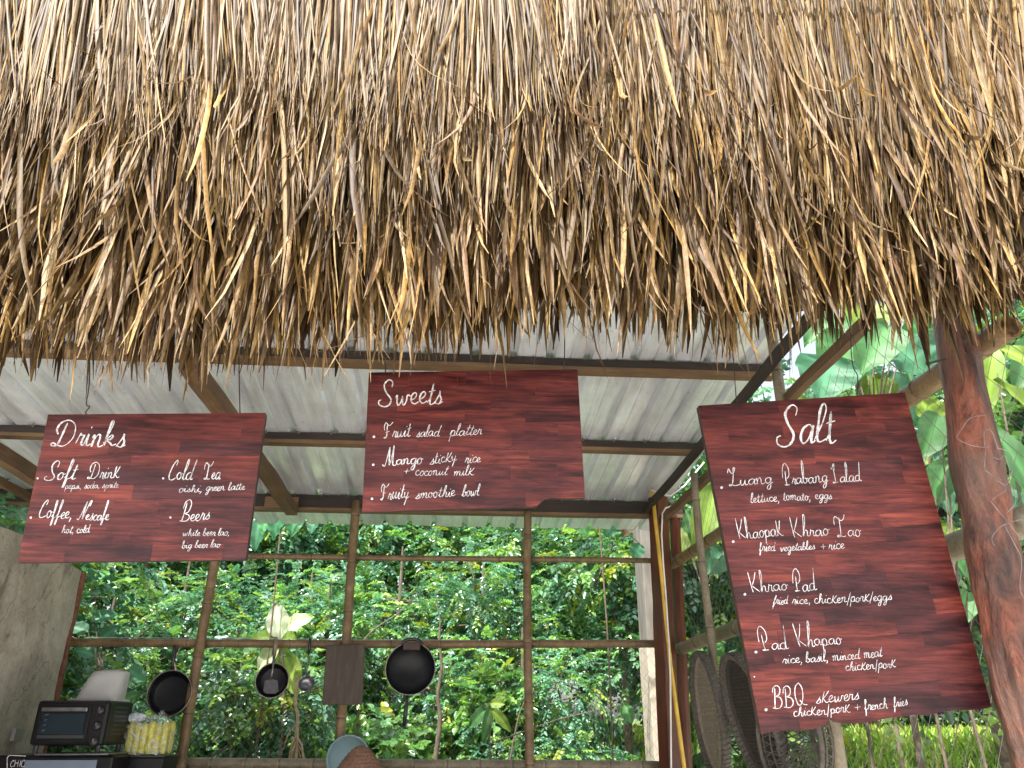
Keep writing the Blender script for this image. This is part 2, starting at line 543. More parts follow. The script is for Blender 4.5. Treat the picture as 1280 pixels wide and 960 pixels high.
def vpole(pa, pb, Y, r, mat=None, nm="bamboo_pole", X=None):
    a_ = at(*pa, Y=Y, X=X); b_ = at(*pb, Y=Y, X=X)
    d = (b_ - a_)
    return bamboo(nm, a_, b_ + d.normalized() * 0.9, r, r * 1.08, shelter, mat)
vpole((283, 610), (225, 962), 5.38, 0.031, M_BAMBOO)
vpole((447, 626), (420, 962), 5.38, 0.030, M_BAMBOO)
vpole((660, 640), (661, 962), 5.38, 0.028, M_BAMBOO)
bamboo("bamboo_rail", at(-10, 690, Y=5.46), at(822, 702, Y=5.46), 0.021, 0.019, shelter)
bamboo("bamboo_rail", at(72, 803, Y=5.46), at(825, 806, Y=5.46), 0.026, 0.026, shelter)
bamboo("bamboo_rail", at(120, 952, Y=5.46), at(828, 959, Y=5.46), 0.032, 0.032, shelter, M_BAMBOO_G, nodes=0.2)
# dark trims so poles read as tied on: wire bindings
for (px, py) in ((268, 697), (442, 698), (660, 700), (252, 804), (434, 804), (660, 805), (424, 955), (661, 958), (228, 954)):
    b = MB(); c_ = at(px, py, Y=5.415)
    for k in range(3):
        pts = []
        for q in range(9):
            w = q / 8 * 2 * math.pi
            pts.append(c_ + Vector((math.cos(w) * 0.034 + 0.004 * k, math.sin(w) * 0.05, math.cos(w) * 0.03 * (1 if k % 2 else -1) + 0.004 * k)))
        b.tube(pts, 0.0022, 4)
    b.build("wire_binding", M_DARKWIRE, shelter)

# side rails (run towards the viewer)
e1 = at(1262, 409, X=1.56); s1 = at(842, 706, X=1.56)
bamboo("bamboo_rail", (1.56, 5.45, s1.z), (1.56, e1.y, e1.z), 0.034, 0.036, shelter, M_BAMBOO, hollow=True, n=16)
e2 = at(1290, 650, X=1.56); s2 = at(850, 811, X=1.56)
bamboo("bamboo_rail", (1.56, 5.45, s2.z), (1.56, e2.y, e2.z), 0.038, 0.042, shelter, M_BAMBOO_G, n=16)
# side poles
p1 = at(979, 432, X=1.45); p1b = at(1038, 965, X=1.45)
bamboo("bamboo_pole", (p1.x, (p1.y + p1b.y) / 2, roofz(3.2) - 0.02), (1.45, (p1.y + p1b.y) / 2 + 0.02, 0.5), 0.024, 0.028, shelter, M_BAMBOO_G)
p2 = at(868, 592, X=1.40); p2b = at(891, 838, X=1.40)
bamboo("bamboo_pole", (p2.x, p2.y, p2.z), (p2b.x, p2b.y, 1.2), 0.021, 0.023, shelter, M_BAMBOO_G)
# rear corner post
ca = at(824, 618, Y=5.30); cb_ = at(840, 960, Y=5.30)
b = MB(); Mr = Matrix.Translation((ca.x, 5.32, 0)) @ Matrix.Rotation(math.radians(28), 4, 'Z')
vs = []; fs = []; ns = 24
for i in range(ns + 1):
    z = 0.1 + (ca.z + 0.02 - 0.1) * i / ns
    dx = (ca.x - cb_.x) * (z - cb_.z) / (ca.z - cb_.z)
    for (sx_, sy_) in ((-1, -1), (1, -1), (1, 1), (-1, 1)):
        p_ = Matrix.Rotation(math.radians(28), 4, 'Z') @ Vector((0.052 * sx_ * (1 + 0.04 * math.sin(i * 1.7 + sx_)), 0.052 * sy_ * (1 + 0.04 * math.sin(i * 2.3 + sy_)), 0))
        vs.append((cb_.x + dx * 1.0 + p_.x, 5.34 + p_.y, z))
for i in range(ns):
    for q in range(4):
        q2 = (q + 1) % 4
        fs.append((i*4+q, i*4+q2, (i+1)*4+q2, (i+1)*4+q))
b.add(vs, fs + [(ns*4, ns*4+1, ns*4+2, ns*4+3)])
o = b.build("corner_post", M_REDPOST, shelter, bevel=0.008)
# second, thinner stud beside it
ca2 = at(843, 642, Y=5.42); cb2 = at(858, 960, Y=5.42)
b = MB(); b.tube([(cb2.x, 5.42, 0.1), tuple(cb2), tuple(ca2)], [0.04, 0.04, 0.038], 6); b.build("post_stud", M_REDPOST, shelter)
settle(shelter)

# yellow pipe and white cable against the corner post
t = MB(); t.tube([at(815, 612, Y=5.15), at(826, 710, Y=5.15), at(838, 830, Y=5.17), at(856, 965, Y=5.2), at(872, 1100, Y=5.22)], 0.0135, 10)
tag(t.build("yellow_pipe", simple("yellow_plastic", (0.62, 0.38, 0.05), 0.4, 0, 9, 0.25, 0.05), smooth=True), "thin yellow pipe leaning against the red rear corner post", "pipe")
t = MB()
cpts = [(815, 612), (822, 617), (838, 620), (856, 607), (880, 578)]
t.tube([at(x, y, Y=5.12 if i < 3 else 5.1) for i, (x, y) in enumerate(cpts)], 0.006, 6)
cp = [(846, 631), (832, 635), (828, 642), (827, 668), (829, 704), (832, 740), (836, 800), (838, 850), (839, 960), (839, 1080)]
t.tube([at(x, y, Y=5.14) for x, y in cp], 0.006, 6)
tag(t.build("power_cable", simple("white_cable", (0.72, 0.70, 0.66), 0.45, 0, 9, 0.15, 0), smooth=True), "white cable running down the red rear corner post", "cable")

# concrete pillar behind the corner, cream below and dark grey above
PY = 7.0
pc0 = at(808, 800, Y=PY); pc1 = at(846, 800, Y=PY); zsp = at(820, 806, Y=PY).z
pillar = thing("concrete_pillar", "square outdoor pillar behind the red corner post, cream below and grey above", "pillar", ((pc0.x + pc1.x) / 2, PY + 0.16, 0))
b = MB(); b.box((pc0.x, PY, 0), (pc1.x, PY + 0.32, zsp)); b.build("cream_base", M_CONC, pillar, bevel=0.01)
b = MB(); b.box((pc0.x + 0.012, PY + 0.012, zsp + 0.001), (pc1.x - 0.012, PY + 0.31, 3.7)); b.build("grey_shaft", simple("grey_concrete", (0.17, 0.155, 0.135), 0.9, 0, 12, 0.35, 0.5, stretch=(1, 1, 0.25)), pillar, bevel=0.01)
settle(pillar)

# left plaster wall with red edge
wx = at(86, 780, Y=5.38).x
zt = at(90, 712, Y=5.38).z
wall = thing("plaster_wall", "low grey plaster wall end with red edge left of the toaster oven", "wall", (wx, 5.3, 0))
b = MB()
ny, nz = 30, 24
top = at(2, 684, X=wx)
# front face polygon facing +X then solid thickness to -X
vs = []; fs = []
for j in range(nz + 1):
    for i in range(ny + 1):
        y = 5.40 - 3.2 * i / ny
        ztop = zt + (0.03 * math.sin(y * 3.1)) + 0.02
        z = ztop * j / nz
        edge = 0.012 * math.sin(z * 9) + 0.008 * math.sin(z * 23) if i == 0 else 0
        vs.append((wx + 0.004 * math.sin(y * 4 + z * 3), y + edge, z))
k = ny + 1
for j in range(nz):
    for i in range(ny):
        fs.append((j*k+i, j*k+i+1, (j+1)*k+i+1, (j+1)*k+i))
n0 = len(vs)
vs2 = [(x - 0.14, y, z) for (x, y, z) in vs]
fs2 = [tuple(q + n0 for q in reversed(f_)) for f_ in fs]
cap = []
for i in range(ny): cap.append((nz*k+i, nz*k+i+1, n0+nz*k+i+1, n0+nz*k+i))
for j in range(nz): cap.append((j*k, (j+1)*k, n0+(j+1)*k, n0+j*k))
for j in range(nz): cap.append((j*k+ny, n0+j*k+ny, n0+(j+1)*k+ny, (j+1)*k+ny))
b.add(vs + vs2, fs + fs2 + cap)
b.build("plaster_face", M_PLASTER, wall, smooth=False)
b = MB()
pts = [(wx - 0.02 + 0.004 * math.sin(z * 8), 5.445 + 0.006 * math.sin(z * 17), z) for z in np.linspace(0, zt - 0.01, 14)]
b.tube(pts, 0.030, 8, jitter=0.12); b.build("edge_post", M_BRICKEDGE, wall)
b = MB(); sk = at(20, 918, X=wx + 0.012)
b.box((wx + 0.006, sk.y - 0.05, sk.z - 0.035), (wx + 0.03, sk.y + 0.05, sk.z + 0.035)); b.build("socket_box", simple("socket_plastic", (0.25, 0.25, 0.24), 0.4, 0, 9, 0.1, 0), wall, bevel=0.004)
settle(wall)

# ------------------------------------------------------------------ netting
def netting(b, o, u, v, W, H, cell, r=0.0013):
    """diamond wire mesh on the plane o + s*u + t*v"""
    o = Vector(o); u = Vector(u); v = Vector(v); nrm = u.cross(v)
    rise = 1.25
    n1 = int((W + H / rise) / cell)
    for k in range(-int(H / rise / cell) - 1, int(W / cell) + 2):
        for sgn in (1, -1):
            s0 = k * cell if sgn > 0 else k * cell + H / rise
            pts = []
            T = 12
            for i in range(T + 1):
                t_ = H * i / T
                s_ = s0 + sgn * t_ / rise
                if -0.001 <= s_ <= W + 0.001:
                    pts.append(o + u * s_ + v * t_ + nrm * (0.02 * math.sin(s_ * 3 + t_ * 4)) + u * random.uniform(-.003, .003))
            if len(pts) > 1: b.tube(pts, r, 3, caps=False)
net = thing("wire_net", "diamond wire netting stretched low behind the rear bamboo lattice", "wire netting", (-0.5, 5.75, 1.1))
b = MB(); netting(b, (-2.5, 5.75, 1.1), (1, 0, 0), (0, 0, 1), 4.0, 1.06, 0.075, 0.0010)
b.build("wire_mesh", M_NETG, net, kind="stuff"); 
b = MB(); b.tube([(-2.5, 5.75, 2.16), (1.5, 5.75, 2.16)], 0.002, 5); b.build("top_wire", M_WIRE, net); settle(net)
net2 = thing("wire_net", "dark wire netting on the side wall behind the leaning trunk post", "wire netting", (1.66, 3.5, 0.9))
b = MB(); netting(b, (1.66, 5.6, 0.9), (0, -1, 0), (0, 0, 1), 4.1, 2.15, 0.085, 0.0010)
b.build("wire_mesh", M_NETG, net2, kind="stuff"); settle(net2)

# ------------------------------------------------------------------ trunk post on the right
M_TRUNK, nt, p = newmat("varnished_trunk")
f = noise(nt, coords(nt, (1, 1, 0.22)), 16, 8, 0.7, 0.8); g = noise(nt, coords(nt, (1, 1, 0.3)), 60, 6, 0.7)
h = noise(nt, coords(nt), 3.0, 4, 0.6, 0.5)
c = ramp(nt, f, [(0.34, (0.014, 0.005, 0.003)), (0.47, (0.10, 0.026, 0.012)), (0.60, (0.29, 0.085, 0.042))])
c = mixc(nt, ramp(nt, h, [(0.42, (0, 0, 0)), (0.6, (1, 1, 1))]), c, ramp(nt, f, [(0.34, (0.018, 0.009, 0.006)), (0.64, (0.20, 0.10, 0.068))]))
nt.links.new(c, p.inputs["Base Color"]); p.inputs["Roughness"].default_value = 0.38
p.inputs["Coat Weight"].default_value = 0.12
mm = N(nt, "ShaderNodeMath", operation='ADD'); nt.links.new(f, mm.inputs[0]); nt.links.new(g, mm.inputs[1])
bump(nt, p, mm.outputs[0], 0.9, 0.015)
TY = 1.88
cen = [(1165, 240, 44), (1180, 330, 46), (1194, 415, 50), (1208, 500, 58), (1222, 590, 66), (1236, 670, 66), (1252, 750, 69), (1275, 850, 74), (1302, 950, 80), (1330, 1060, 84), (1380, 1290, 96)]
pts = [at(x, y, Y=TY) for x, y, w in cen]
rr = [pxsize(w, p_) * 0.435 for (x, y, w), p_ in zip(cen, pts)]
# resample
def crs(P, n):
    out = []
    for i in range(len(P) - 1):
        p0 = P[max(0, i-1)]; p1_ = P[i]; p2_ = P[i+1]; p3 = P[min(len(P)-1, i+2)]
        for j in range(n):
            t_ = j / n
            out.append(0.5 * ((2*p1_) + (-p0 + p2_)*t_ + (2*p0 - 5*p1_ + 4*p2_ - p3)*t_*t_ + (-p0 + 3*p1_ - 3*p2_ + p3)*t_**3))
    out.append(P[-1]); return out
P4 = crs([Vector((*p_, r_)) for p_, r_ in zip(pts, rr)], 10)
b = MB(); nseg = 40
vs = []; fs = []
for i, q in enumerate(P4):
    for k in range(nseg):
        w = 2 * math.pi * k / nseg
        rad = q[3] * (1 + 0.05 * math.sin(3 * w + i * 0.07) + 0.035 * math.sin(5 * w - i * 0.11) + 0.022 * math.sin(9 * w + i * 0.3) + 0.05 * math.sin(i * 0.37) + 0.018 * math.sin(i * 0.9 + 2 * w))
        # knots
        for (kz, kw, ka, ks) in ((44, 5.3, 0.16, 3.0), (60, 5.0, 0.14, 3.5), (30, 4.3, 0.12, 2.5), (68, 4.2, 0.16, 3.0)):
            dw = (w - kw + math.pi) % (2 * math.pi) - math.pi
            rad += 1.3 * q[3] * ka * math.exp(-((i - kz) / ks) ** 2 - (dw / 0.35) ** 2)
        vs.append((q[0] + rad * math.cos(w), q[1] + rad * math.sin(w), q[2]))
for i in range(len(P4) - 1):
    for k in range(nseg):
        k2 = (k + 1) % nseg
        fs.append((i*nseg+k, i*nseg+k2, (i+1)*nseg+k2, (i+1)*nseg+k))
b.add(vs, fs)
trunk = b.build("trunk_post", M_TRUNK, smooth=True)
tag(trunk, "thick crooked reddish brown tree trunk post right of the Salt menu sign", "post")

t = MB()
def wire_px(pl_, Y, r=0.0009):
    P = [at(x, y, Y=Y + random.uniform(-0.008, 0.008)) for x, y in pl_]
    P = crs(P, 5)
    t.tube(P, r, 5)
fy = TY - 0.095
wire_px([(1234, 519), (1214, 522), (1203, 535), (1196, 546), (1199, 550), (1212, 556), (1228, 559), (1238, 558)], fy)
wire_px([(1247, 560), (1240, 540), (1232, 537), (1230, 546), (1232, 566), (1231, 585), (1240, 594), (1252, 600)], fy)
wire_px([(1238, 569), (1249, 574), (1256, 570), (1262, 590), (1258, 606), (1246, 600)], fy - 0.005)
wire_px([(1240, 625), (1250, 617), (1258, 612), (1250, 602)], fy)
wire_px([(1238, 626), (1250, 641), (1262, 655), (1272, 668), (1288, 680)], fy)
wire_px([(1283, 648), (1266, 652), (1250, 659), (1240, 672), (1243, 682)], fy)
wire_px([(1255, 655), (1268, 680), (1277, 700), (1275, 735), (1282, 750)], fy)
wire_px([(1246, 560), (1262, 566), (1266, 585), (1262, 600), (1270, 625), (1260, 640)], fy - 0.01, 0.001)
tag(t.build("loose_wire", M_NETG, smooth=True), "loose silver wire twisted round the crooked trunk post", "wire")
t = MB(); n0 = at(1161, 454, Y=TY - 0.03); t.tube([n0, n0 + Vector((0.06, 0.01, 0.02))], 0.003, 6); t.tube([n0, n0 + Vector((-0.004, 0, -0.002))], 0.007, 6)
nl = t.build("nail", M_DARKWIRE); tag(nl, "dark nail sticking out of the trunk post near its top", "nail")

# ------------------------------------------------------------------ menu signs
def smooth2(P, n=5):
    P = [np.array(p_, dtype=float) for p_ in P]
    if len(P) < 3: return [P[0] + (P[-1] - P[0]) * i / 3 for i in range(4)]
    out = []
    for i in range(len(P) - 1):
        p0 = P[max(0, i-1)]; p1_ = P[i]; p2_ = P[i+1]; p3 = P[min(len(P)-1, i+2)]
        for j in range(n):
            t_ = j / n
            out.append(0.5 * ((2*p1_) + (-p0 + p2_)*t_ + (2*p0 - 5*p1_ + 4*p2_ - p3)*t_*t_ + (-p0 + 3*p1_ - 3*p2_ + p3)*t_**3))
    out.append(P[-1]); return out

G = {
'a': (.95, [[(.72,.8),(.5,1),(.15,.8),(.05,.35),(.25,.02),(.55,.25),(.75,.95),(.72,.3),(.8,.02),(1.0,.15)]]),
'b': (.85, [[(0,.15),(.3,1.1),(.42,1.85),(.28,2.0),(.17,1.5),(.15,.4),(.35,0),(.65,.25),(.62,.75),(.42,.85),(.6,.72),(.9,.8)]]),
'c': (.7, [[(.6,.8),(.4,1),(.1,.75),(.08,.25),(.35,0),(.75,.2)]]),
'd': (1.0, [[(.72,.8),(.45,1),(.1,.7),(.08,.2),(.35,.02),(.65,.4),(.87,2.0)],[(.87,2.0),(.75,1),(.72,.2),(.85,0),(1.05,.15)]]),
'e': (.7, [[(.02,.3),(.35,.5),(.5,.8),(.35,1),(.1,.75),(.08,.25),(.35,0),(.72,.2)]]),
'f': (.7, [[(0,.2),(.3,.9),(.55,1.8),(.4,2.0),(.3,1.5),(.2,0),(.1,-.9),(.2,-.95),(.3,-.3),(.35,.1),(.7,.25)]]),
'g': (.9, [[(.72,.8),(.5,1),(.15,.8),(.08,.35),(.3,.05),(.6,.3),(.75,.95),(.68,0),(.5,-.85),(.2,-.9),(.25,-.5),(.6,-.05),(.95,.2)]]),
'h': (.95, [[(0,.15),(.35,1.3),(.45,1.9),(.3,2.0),(.2,1.3),(.12,0)],[(.12,.05),(.3,.8),(.5,1),(.62,.75),(.6,.2),(.75,0),(.98,.15)]]),
'i': (.5, [[(0,.15),(.2,.95),(.17,.25),(.3,0),(.52,.15)],[(.3,1.45),(.34,1.6)]]),
'k': (1.0, [[(0,.15),(.3,1.3),(.42,1.9),(.28,2),(.18,1.3),(.1,0)],[(.12,.45),(.45,.95),(.6,.85),(.45,.55),(.2,.5),(.55,.2),(.7,0),(1,.15)]]),
'@': (.95, [[(.25,1.6),(.15,.8),(.1,0)],[(.8,1.6),(.45,1.0),(.15,.6)],[(.2,.62),(.5,.2),(.7,0),(.95,.15)]]),
'l': (.5, [[(0,.15),(.35,1.3),(.42,1.9),(.27,2),(.15,1.3),(.12,.3),(.28,0),(.52,.15)]]),
'1': (.75, [[(0,.15),(.42,1.1),(.62,1.75),(.45,2.03),(.26,1.7),(.18,1.0),(.16,.3),(.34,0),(.78,.2)]]),
'm': (1.35, [[(0,.7),(.12,.95),(.15,.5),(.1,0)],[(.12,.3),(.3,.85),(.45,1),(.52,.7),(.48,0)],[(.5,.3),(.7,.85),(.88,1),(.97,.7),(.95,.2),(1.08,0),(1.35,.15)]]),
'n': (1.0, [[(0,.7),(.12,.95),(.15,.5),(.1,0)],[(.12,.3),(.3,.85),(.5,1),(.6,.7),(.58,.2),(.72,0),(1,.15)]]),
'o': (.8, [[(.5,.95),(.3,1),(.06,.6),(.15,.08),(.4,0),(.62,.4),(.5,.95),(.6,.8),(.85,.85)]]),
'p': (.9, [[(0,.3),(.2,1),(.15,.3),(.05,-1.0)],[(.1,.3),(.3,.9),(.5,1),(.7,.7),(.6,.15),(.35,.02),(.2,.2)],[(.55,.08),(.92,.15)]]),
'r': (.65, [[(0,.15),(.15,.8),(.2,1.05),(.25,.88),(.5,.9),(.45,.5),(.45,.1),(.55,0),(.7,.15)]]),
's': (.7, [[(0,.05),(.35,.7),(.45,1.1),(.45,.8),(.58,.4),(.4,.02),(.1,.1)],[(.4,.02),(.72,.2)]]),
't': (.6, [[(0,.15),(.3,.9),(.38,1.7)],[(.38,1.7),(.22,.5),(.25,.05),(.4,0),(.62,.15)],[(.05,1.15),(.6,1.25)]]),
'u': (.95, [[(0,.2),(.15,.95),(.1,.3),(.25,0),(.5,.3),(.65,.95)],[(.65,.95),(.62,.3),(.72,0),(.95,.15)]]),
'v': (.85, [[(0,.8),(.15,.95),(.2,.4),(.35,0),(.6,.5),(.65,.95),(.9,.85)]]),
'w': (1.25, [[(0,.7),(.12,.95),(.12,.3),(.25,0),(.45,.3),(.58,.9)],[(.58,.9),(.58,.3),(.7,0),(.92,.4),(1.0,.95),(1.25,.85)]]),
'y': (.9, [[(0,.7),(.12,.95),(.12,.4),(.3,.1),(.55,.4),(.68,.95)],[(.68,.95),(.5,0),(.25,-1.1)],[(.5,.0),(.92,.2)]]),
',': (.45, [[(.2,.12),(.22,-.1),(.1,-.5)]]), '.': (.38, [[(.15,0),(.2,.08)]]),
'/': (.55, [[(.42,2.0),(.05,-.6)]]), '+': (.9, [[(.4,.15),(.42,1.0)],[(.05,.55),(.8,.6)]]),
'D': (1.9, [[(.9,1.8),(.7,.9),(.5,.1),(.15,0),(0,.12),(.15,.25),(.6,.02),(1.1,.05),(1.6,.7),(1.55,1.6),(1.0,2),(.4,1.8),(.2,1.3),(.4,.95)]]),
'S': (1.5, [[(1.15,1.5),(1.2,1.85),(.85,2),(.5,1.65),(.7,1.15),(1.1,.6),(1.0,.12),(.6,-.08),(.15,.1),(.08,.45),(.3,.55)]]),
'$': (1.3, [[(.05,1.75),(.25,1.65),(.45,1.95),(.6,2),(.6,1.6),(.5,1.6),(.55,1.2),(.6,.4),(.5,.05),(.25,.05),(.2,.2),(.5,.1),(1.0,.1)]]),
'C': (1.3, [[(.85,1.55),(.95,1.85),(.8,2),(.4,1.6),(.15,.8),(.3,.1),(.7,0),(1.2,.3)]]),
'N': (1.6, [[(0,.2),(.15,0),(.4,.4),(.75,1.95)],[(.75,1.95),(.85,1),(1.0,.05)],[(1.0,.05),(1.15,1.3),(1.35,1.95),(1.6,1.95),(1.5,1.6)]]),
'T': (1.5, [[(-.05,1.35),(.0,1.75),(.25,1.95),(.55,1.78),(.9,1.62),(1.25,1.75),(1.45,2.05)],[(.7,1.85),(.65,1),(.55,.15),(.3,0),(.1,.15),(.35,.25),(.9,.02),(1.2,.1)]]),
'B': (1.5, [[(.5,1.8),(.4,.8),(.3,0)],[(.15,1.4),(.3,1.85),(.8,2),(1.15,1.7),(1.0,1.2),(.6,1.05),(1.1,.9),(1.3,.45),(1.0,.05),(.5,0),(0,.1)]]),
'M': (1.9, [[(0,.3),(.15,0),(.4,.3),(.7,1.9)],[(.7,1.9),(.85,.9),(.95,.1)],[(.95,.1),(1.1,1),(1.25,2)],[(1.25,2),(1.35,.9),(1.5,.05),(1.9,.15)]]),
'F': (1.3, [[(.15,1.2),(.05,1.6),(.3,1.95),(.7,1.65),(1.0,1.7),(1.3,1.95)],[(.5,1.75),(.5,.9),(.45,.2),(.25,0),(.1,.15),(.4,.2)],[(.3,1.0),(.9,1.1)]]),
'L': (1.5, [[(.1,1.6),(.25,1.95),(.5,1.6),(.8,1.6),(.95,1.9),(.8,2.0),(.75,1.4),(.65,.5),(.45,.05),(.25,.1),(.4,.3),(.9,0),(1.3,.1),(1.5,.2)]]),
'P': (1.3, [[(.5,1.5),(.5,.8),(.55,.1),(.4,0),(.25,.12),(.6,.05),(.95,.05)],[(.05,1.1),(.15,1.7),(.55,2),(1.0,1.7),(1.0,1.25),(.65,1.05)]]),
'K': (1.35, [[(.1,1.95),(.25,1),(.35,0)],[(1.0,1.9),(.7,1.4),(.35,1.0)],[(.4,1.0),(.8,.5),(1.2,.05)]]),
'Q': (1.7, [[(.8,2),(.3,1.7),(.15,.9),(.4,.15),(.8,.1),(1.15,.7),(1.15,1.5),(.8,2)],[(.7,.5),(1.1,.1),(1.6,0)]]),
'H': (1.3, [[(.1,2),(.1,0)],[(1,2),(1,0)],[(.1,1),(1,1)]]), 'I': (.6, [[(.3,2),(.3,0)]]), 'c_': (1, []),
}

def lettering(b, txt, x0, y0, x1, y1, xh, cap, w, to3, slant=0.18, bold=0.0):
    """txt painted between two points of the baseline; all in photo pixels, to3 maps a pixel to the board"""
    W = sum(G[ch][0] if ch != ' ' else 0.6 for ch in txt)
    L = math.hypot(x1 - x0, y1 - y0); ux, uy = (x1 - x0) / L, (y1 - y0) / L
    s = L / W
    cx = 0.0
    for ch in txt:
        if ch == ' ': cx += 0.6; continue
        adv, strokes = G[ch]
        jit = random.uniform(-0.09, 0.09); jr = random.uniform(0.88, 1.12); js = random.uniform(-0.09, 0.09)
        for st in strokes:
            P = []
            for (gx_, gy_) in st:
                h_ = gy_ * xh * jr if gy_ <= 1 else xh * jr + (gy_ - 1) * (cap - xh)
                if ch in 'iI' and gy_ > 1.3: h_ = xh * gy_
                if ch == 't' and gy_ > 1: h_ = min(h_, xh * 1.85 + (cap - xh) * .1)
                a_ = (cx + gx_) * s + (slant + js) * h_
                h_ += jit * xh
                P.append((x0 + ux * a_ - uy * h_ * -1 * 0 + uy * 0 + (-uy) * -h_ * 0, 0, a_, h_))
            Q = [(x0 + ux * a_ + uy * h_, y0 + uy * a_ - ux * h_) for (_, _, a_, h_) in P]
            Q = [(qx + random.uniform(-.12, .12) * min(1.0, xh / 8), qy + random.uniform(-.12, .12) * min(1.0, xh / 8)) for qx, qy in Q]
            Q = smooth2(Q, 5 if len(Q) > 2 else 3)
            n = len(Q)
            L_ = []; R_ = []
            for i in range(n):
                d = Q[min(n-1, i+1)] - Q[max(0, i-1)]
                l = np.hypot(*d) + 1e-9; d = d / l
                ww = w * 0.56 * (1 + bold * max(0.0, d[1]) ** 1.5) * (0.55 if i in (0, n-1) else 1.0) * 0.5
                ww *= 0.75 + 0.4 * random.random()
                nx_, ny_ = -d[1], d[0]
                L_.append((Q[i][0] + nx_ * ww, Q[i][1] + ny_ * ww)); R_.append((Q[i][0] - nx_ * ww, Q[i][1] - ny_ * ww))
            vs = [to3(*p_) for p_ in L_] + [to3(*p_) for p_ in R_]
            b.add(vs, [(i, i+1, n+i+1, n+i) for i in range(n - 1)])
        cx += adv

def dot(b, px, py, r, to3):
    vs = [to3(px + r * math.cos(k) , py + r * math.sin(k)) for k in np.linspace(0, 2*math.pi, 12, endpoint=False)]
    b.add(vs, [tuple(range(12))])

M_PAINT, nt, p = newmat("white_chalk_paint")
f = noise(nt, coords(nt), 90, 6, 0.75)
nt.links.new(ramp(nt, f, [(0.36, (0.36, 0.32, 0.34)), (0.6, (0.78, 0.79, 0.80))]), p.inputs["Base Color"]); p.inputs["Roughness"].default_value = 0.6
tq_ = N(nt, "ShaderNodeBsdfTransparent"); mq_ = N(nt, "ShaderNodeMixShader")     # thin, dragged paint lets the grain through
nt.links.new(ramp(nt, noise(nt, coords(nt, (0.4, 1, 1)), 210, 5, 0.8), [(0.36, (0.45,)*3), (0.5, (1, 1, 1))]), mq_.inputs[0])
nt.links.new(tq_.outputs[0], mq_.inputs[1]); nt.links.new(p.outputs[0], mq_.inputs[2]); nt.links.new(mq_.outputs[0], nt.nodes["Material Output"].inputs[0])

def sign_mat(name, root):
    m, nt, p = newmat(name)
    tc = N(nt, "ShaderNodeTexCoord"); tc.object = root
    oi = N(nt, "ShaderNodeObjectInfo")
    ad = N(nt, "ShaderNodeVectorMath", operation='ADD'); mu = N(nt, "ShaderNodeVectorMath", operation='SCALE')
    cx = N(nt, "ShaderNodeCombineXYZ")
    for i in range(3): nt.links.new(oi.outputs["Random"], cx.inputs[i])
    nt.links.new(cx.outputs[0], mu.inputs[0]); mu.inputs[3].default_value = 17.0
    nt.links.new(tc.outputs["Object"], ad.inputs[0]); nt.links.new(mu.outputs[0], ad.inputs[1])
    mp = N(nt, "ShaderNodeMapping"); mp.inputs["Scale"].default_value = (0.055, 1, 1.0)
    nt.links.new(ad.outputs[0], mp.inputs[0])
    f = noise(nt, mp.outputs[0], 105, 9, 0.7, 0.7)
    mp2 = N(nt, "ShaderNodeMapping"); mp2.inputs["Scale"].default_value = (0.35, 1, 1.3)
    nt.links.new(ad.outputs[0], mp2.inputs[0])
    g = noise(nt, mp2.outputs[0], 12, 4, 0.6, 0.6)
    base = ramp(nt, oi.outputs["Random"], [(0.0, (0.064, 0.018, 0.020)), (0.15, (0.092, 0.022, 0.021)), (0.55, (0.112, 0.024, 0.021)), (0.85, (0.134, 0.029, 0.023)), (1.0, (0.19, 0.042, 0.030))])
    gr = ramp(nt, f, [(0.30, (0.22, 0.20, 0.24)), (0.46, (0.8, 0.75, 0.8)), (0.58, (1.2, 1.1, 1.05)), (0.72, (1.9, 1.9, 1.6))])
    c = mixc(nt, 1.0, base, gr, 'MULTIPLY')
    c = mixc(nt, 1.0, c, ramp(nt, g, [(0.3, (0.42, 0.42, 0.5)), (0.62, (1.1, 1.1, 1.05))]), 'MULTIPLY')
    mp3 = N(nt, "ShaderNodeMapping"); mp3.inputs["Scale"].default_value = (0.22, 1, 1.0)
    nt.links.new(tc.outputs["Object"], mp3.inputs[0])
    h = noise(nt, mp3.outputs[0], 16, 5, 0.65, 0.5)
    c = mixc(nt, 1.0, c, ramp(nt, h, [(0.34, (0.38, 0.36, 0.42)), (0.5, (1.0, 1.0, 1.0)), (0.68, (1.35, 1.4, 1.3))]), 'MULTIPLY')
    nt.links.new(c, p.inputs["Base Color"])
    p.inputs["Roughness"].default_value = 0.36
    r2 = noise(nt, ad.outputs[0], 7, 4)
    nt.links.new(ramp(nt, r2, [(0.3, (0.34,)*3), (0.7, (0.55,)*3)]), p.inputs["Roughness"])
    p.inputs["Specular IOR Level"].default_value = 0.3
    bump(nt, p, f, 0.12, 0.002)
    return m

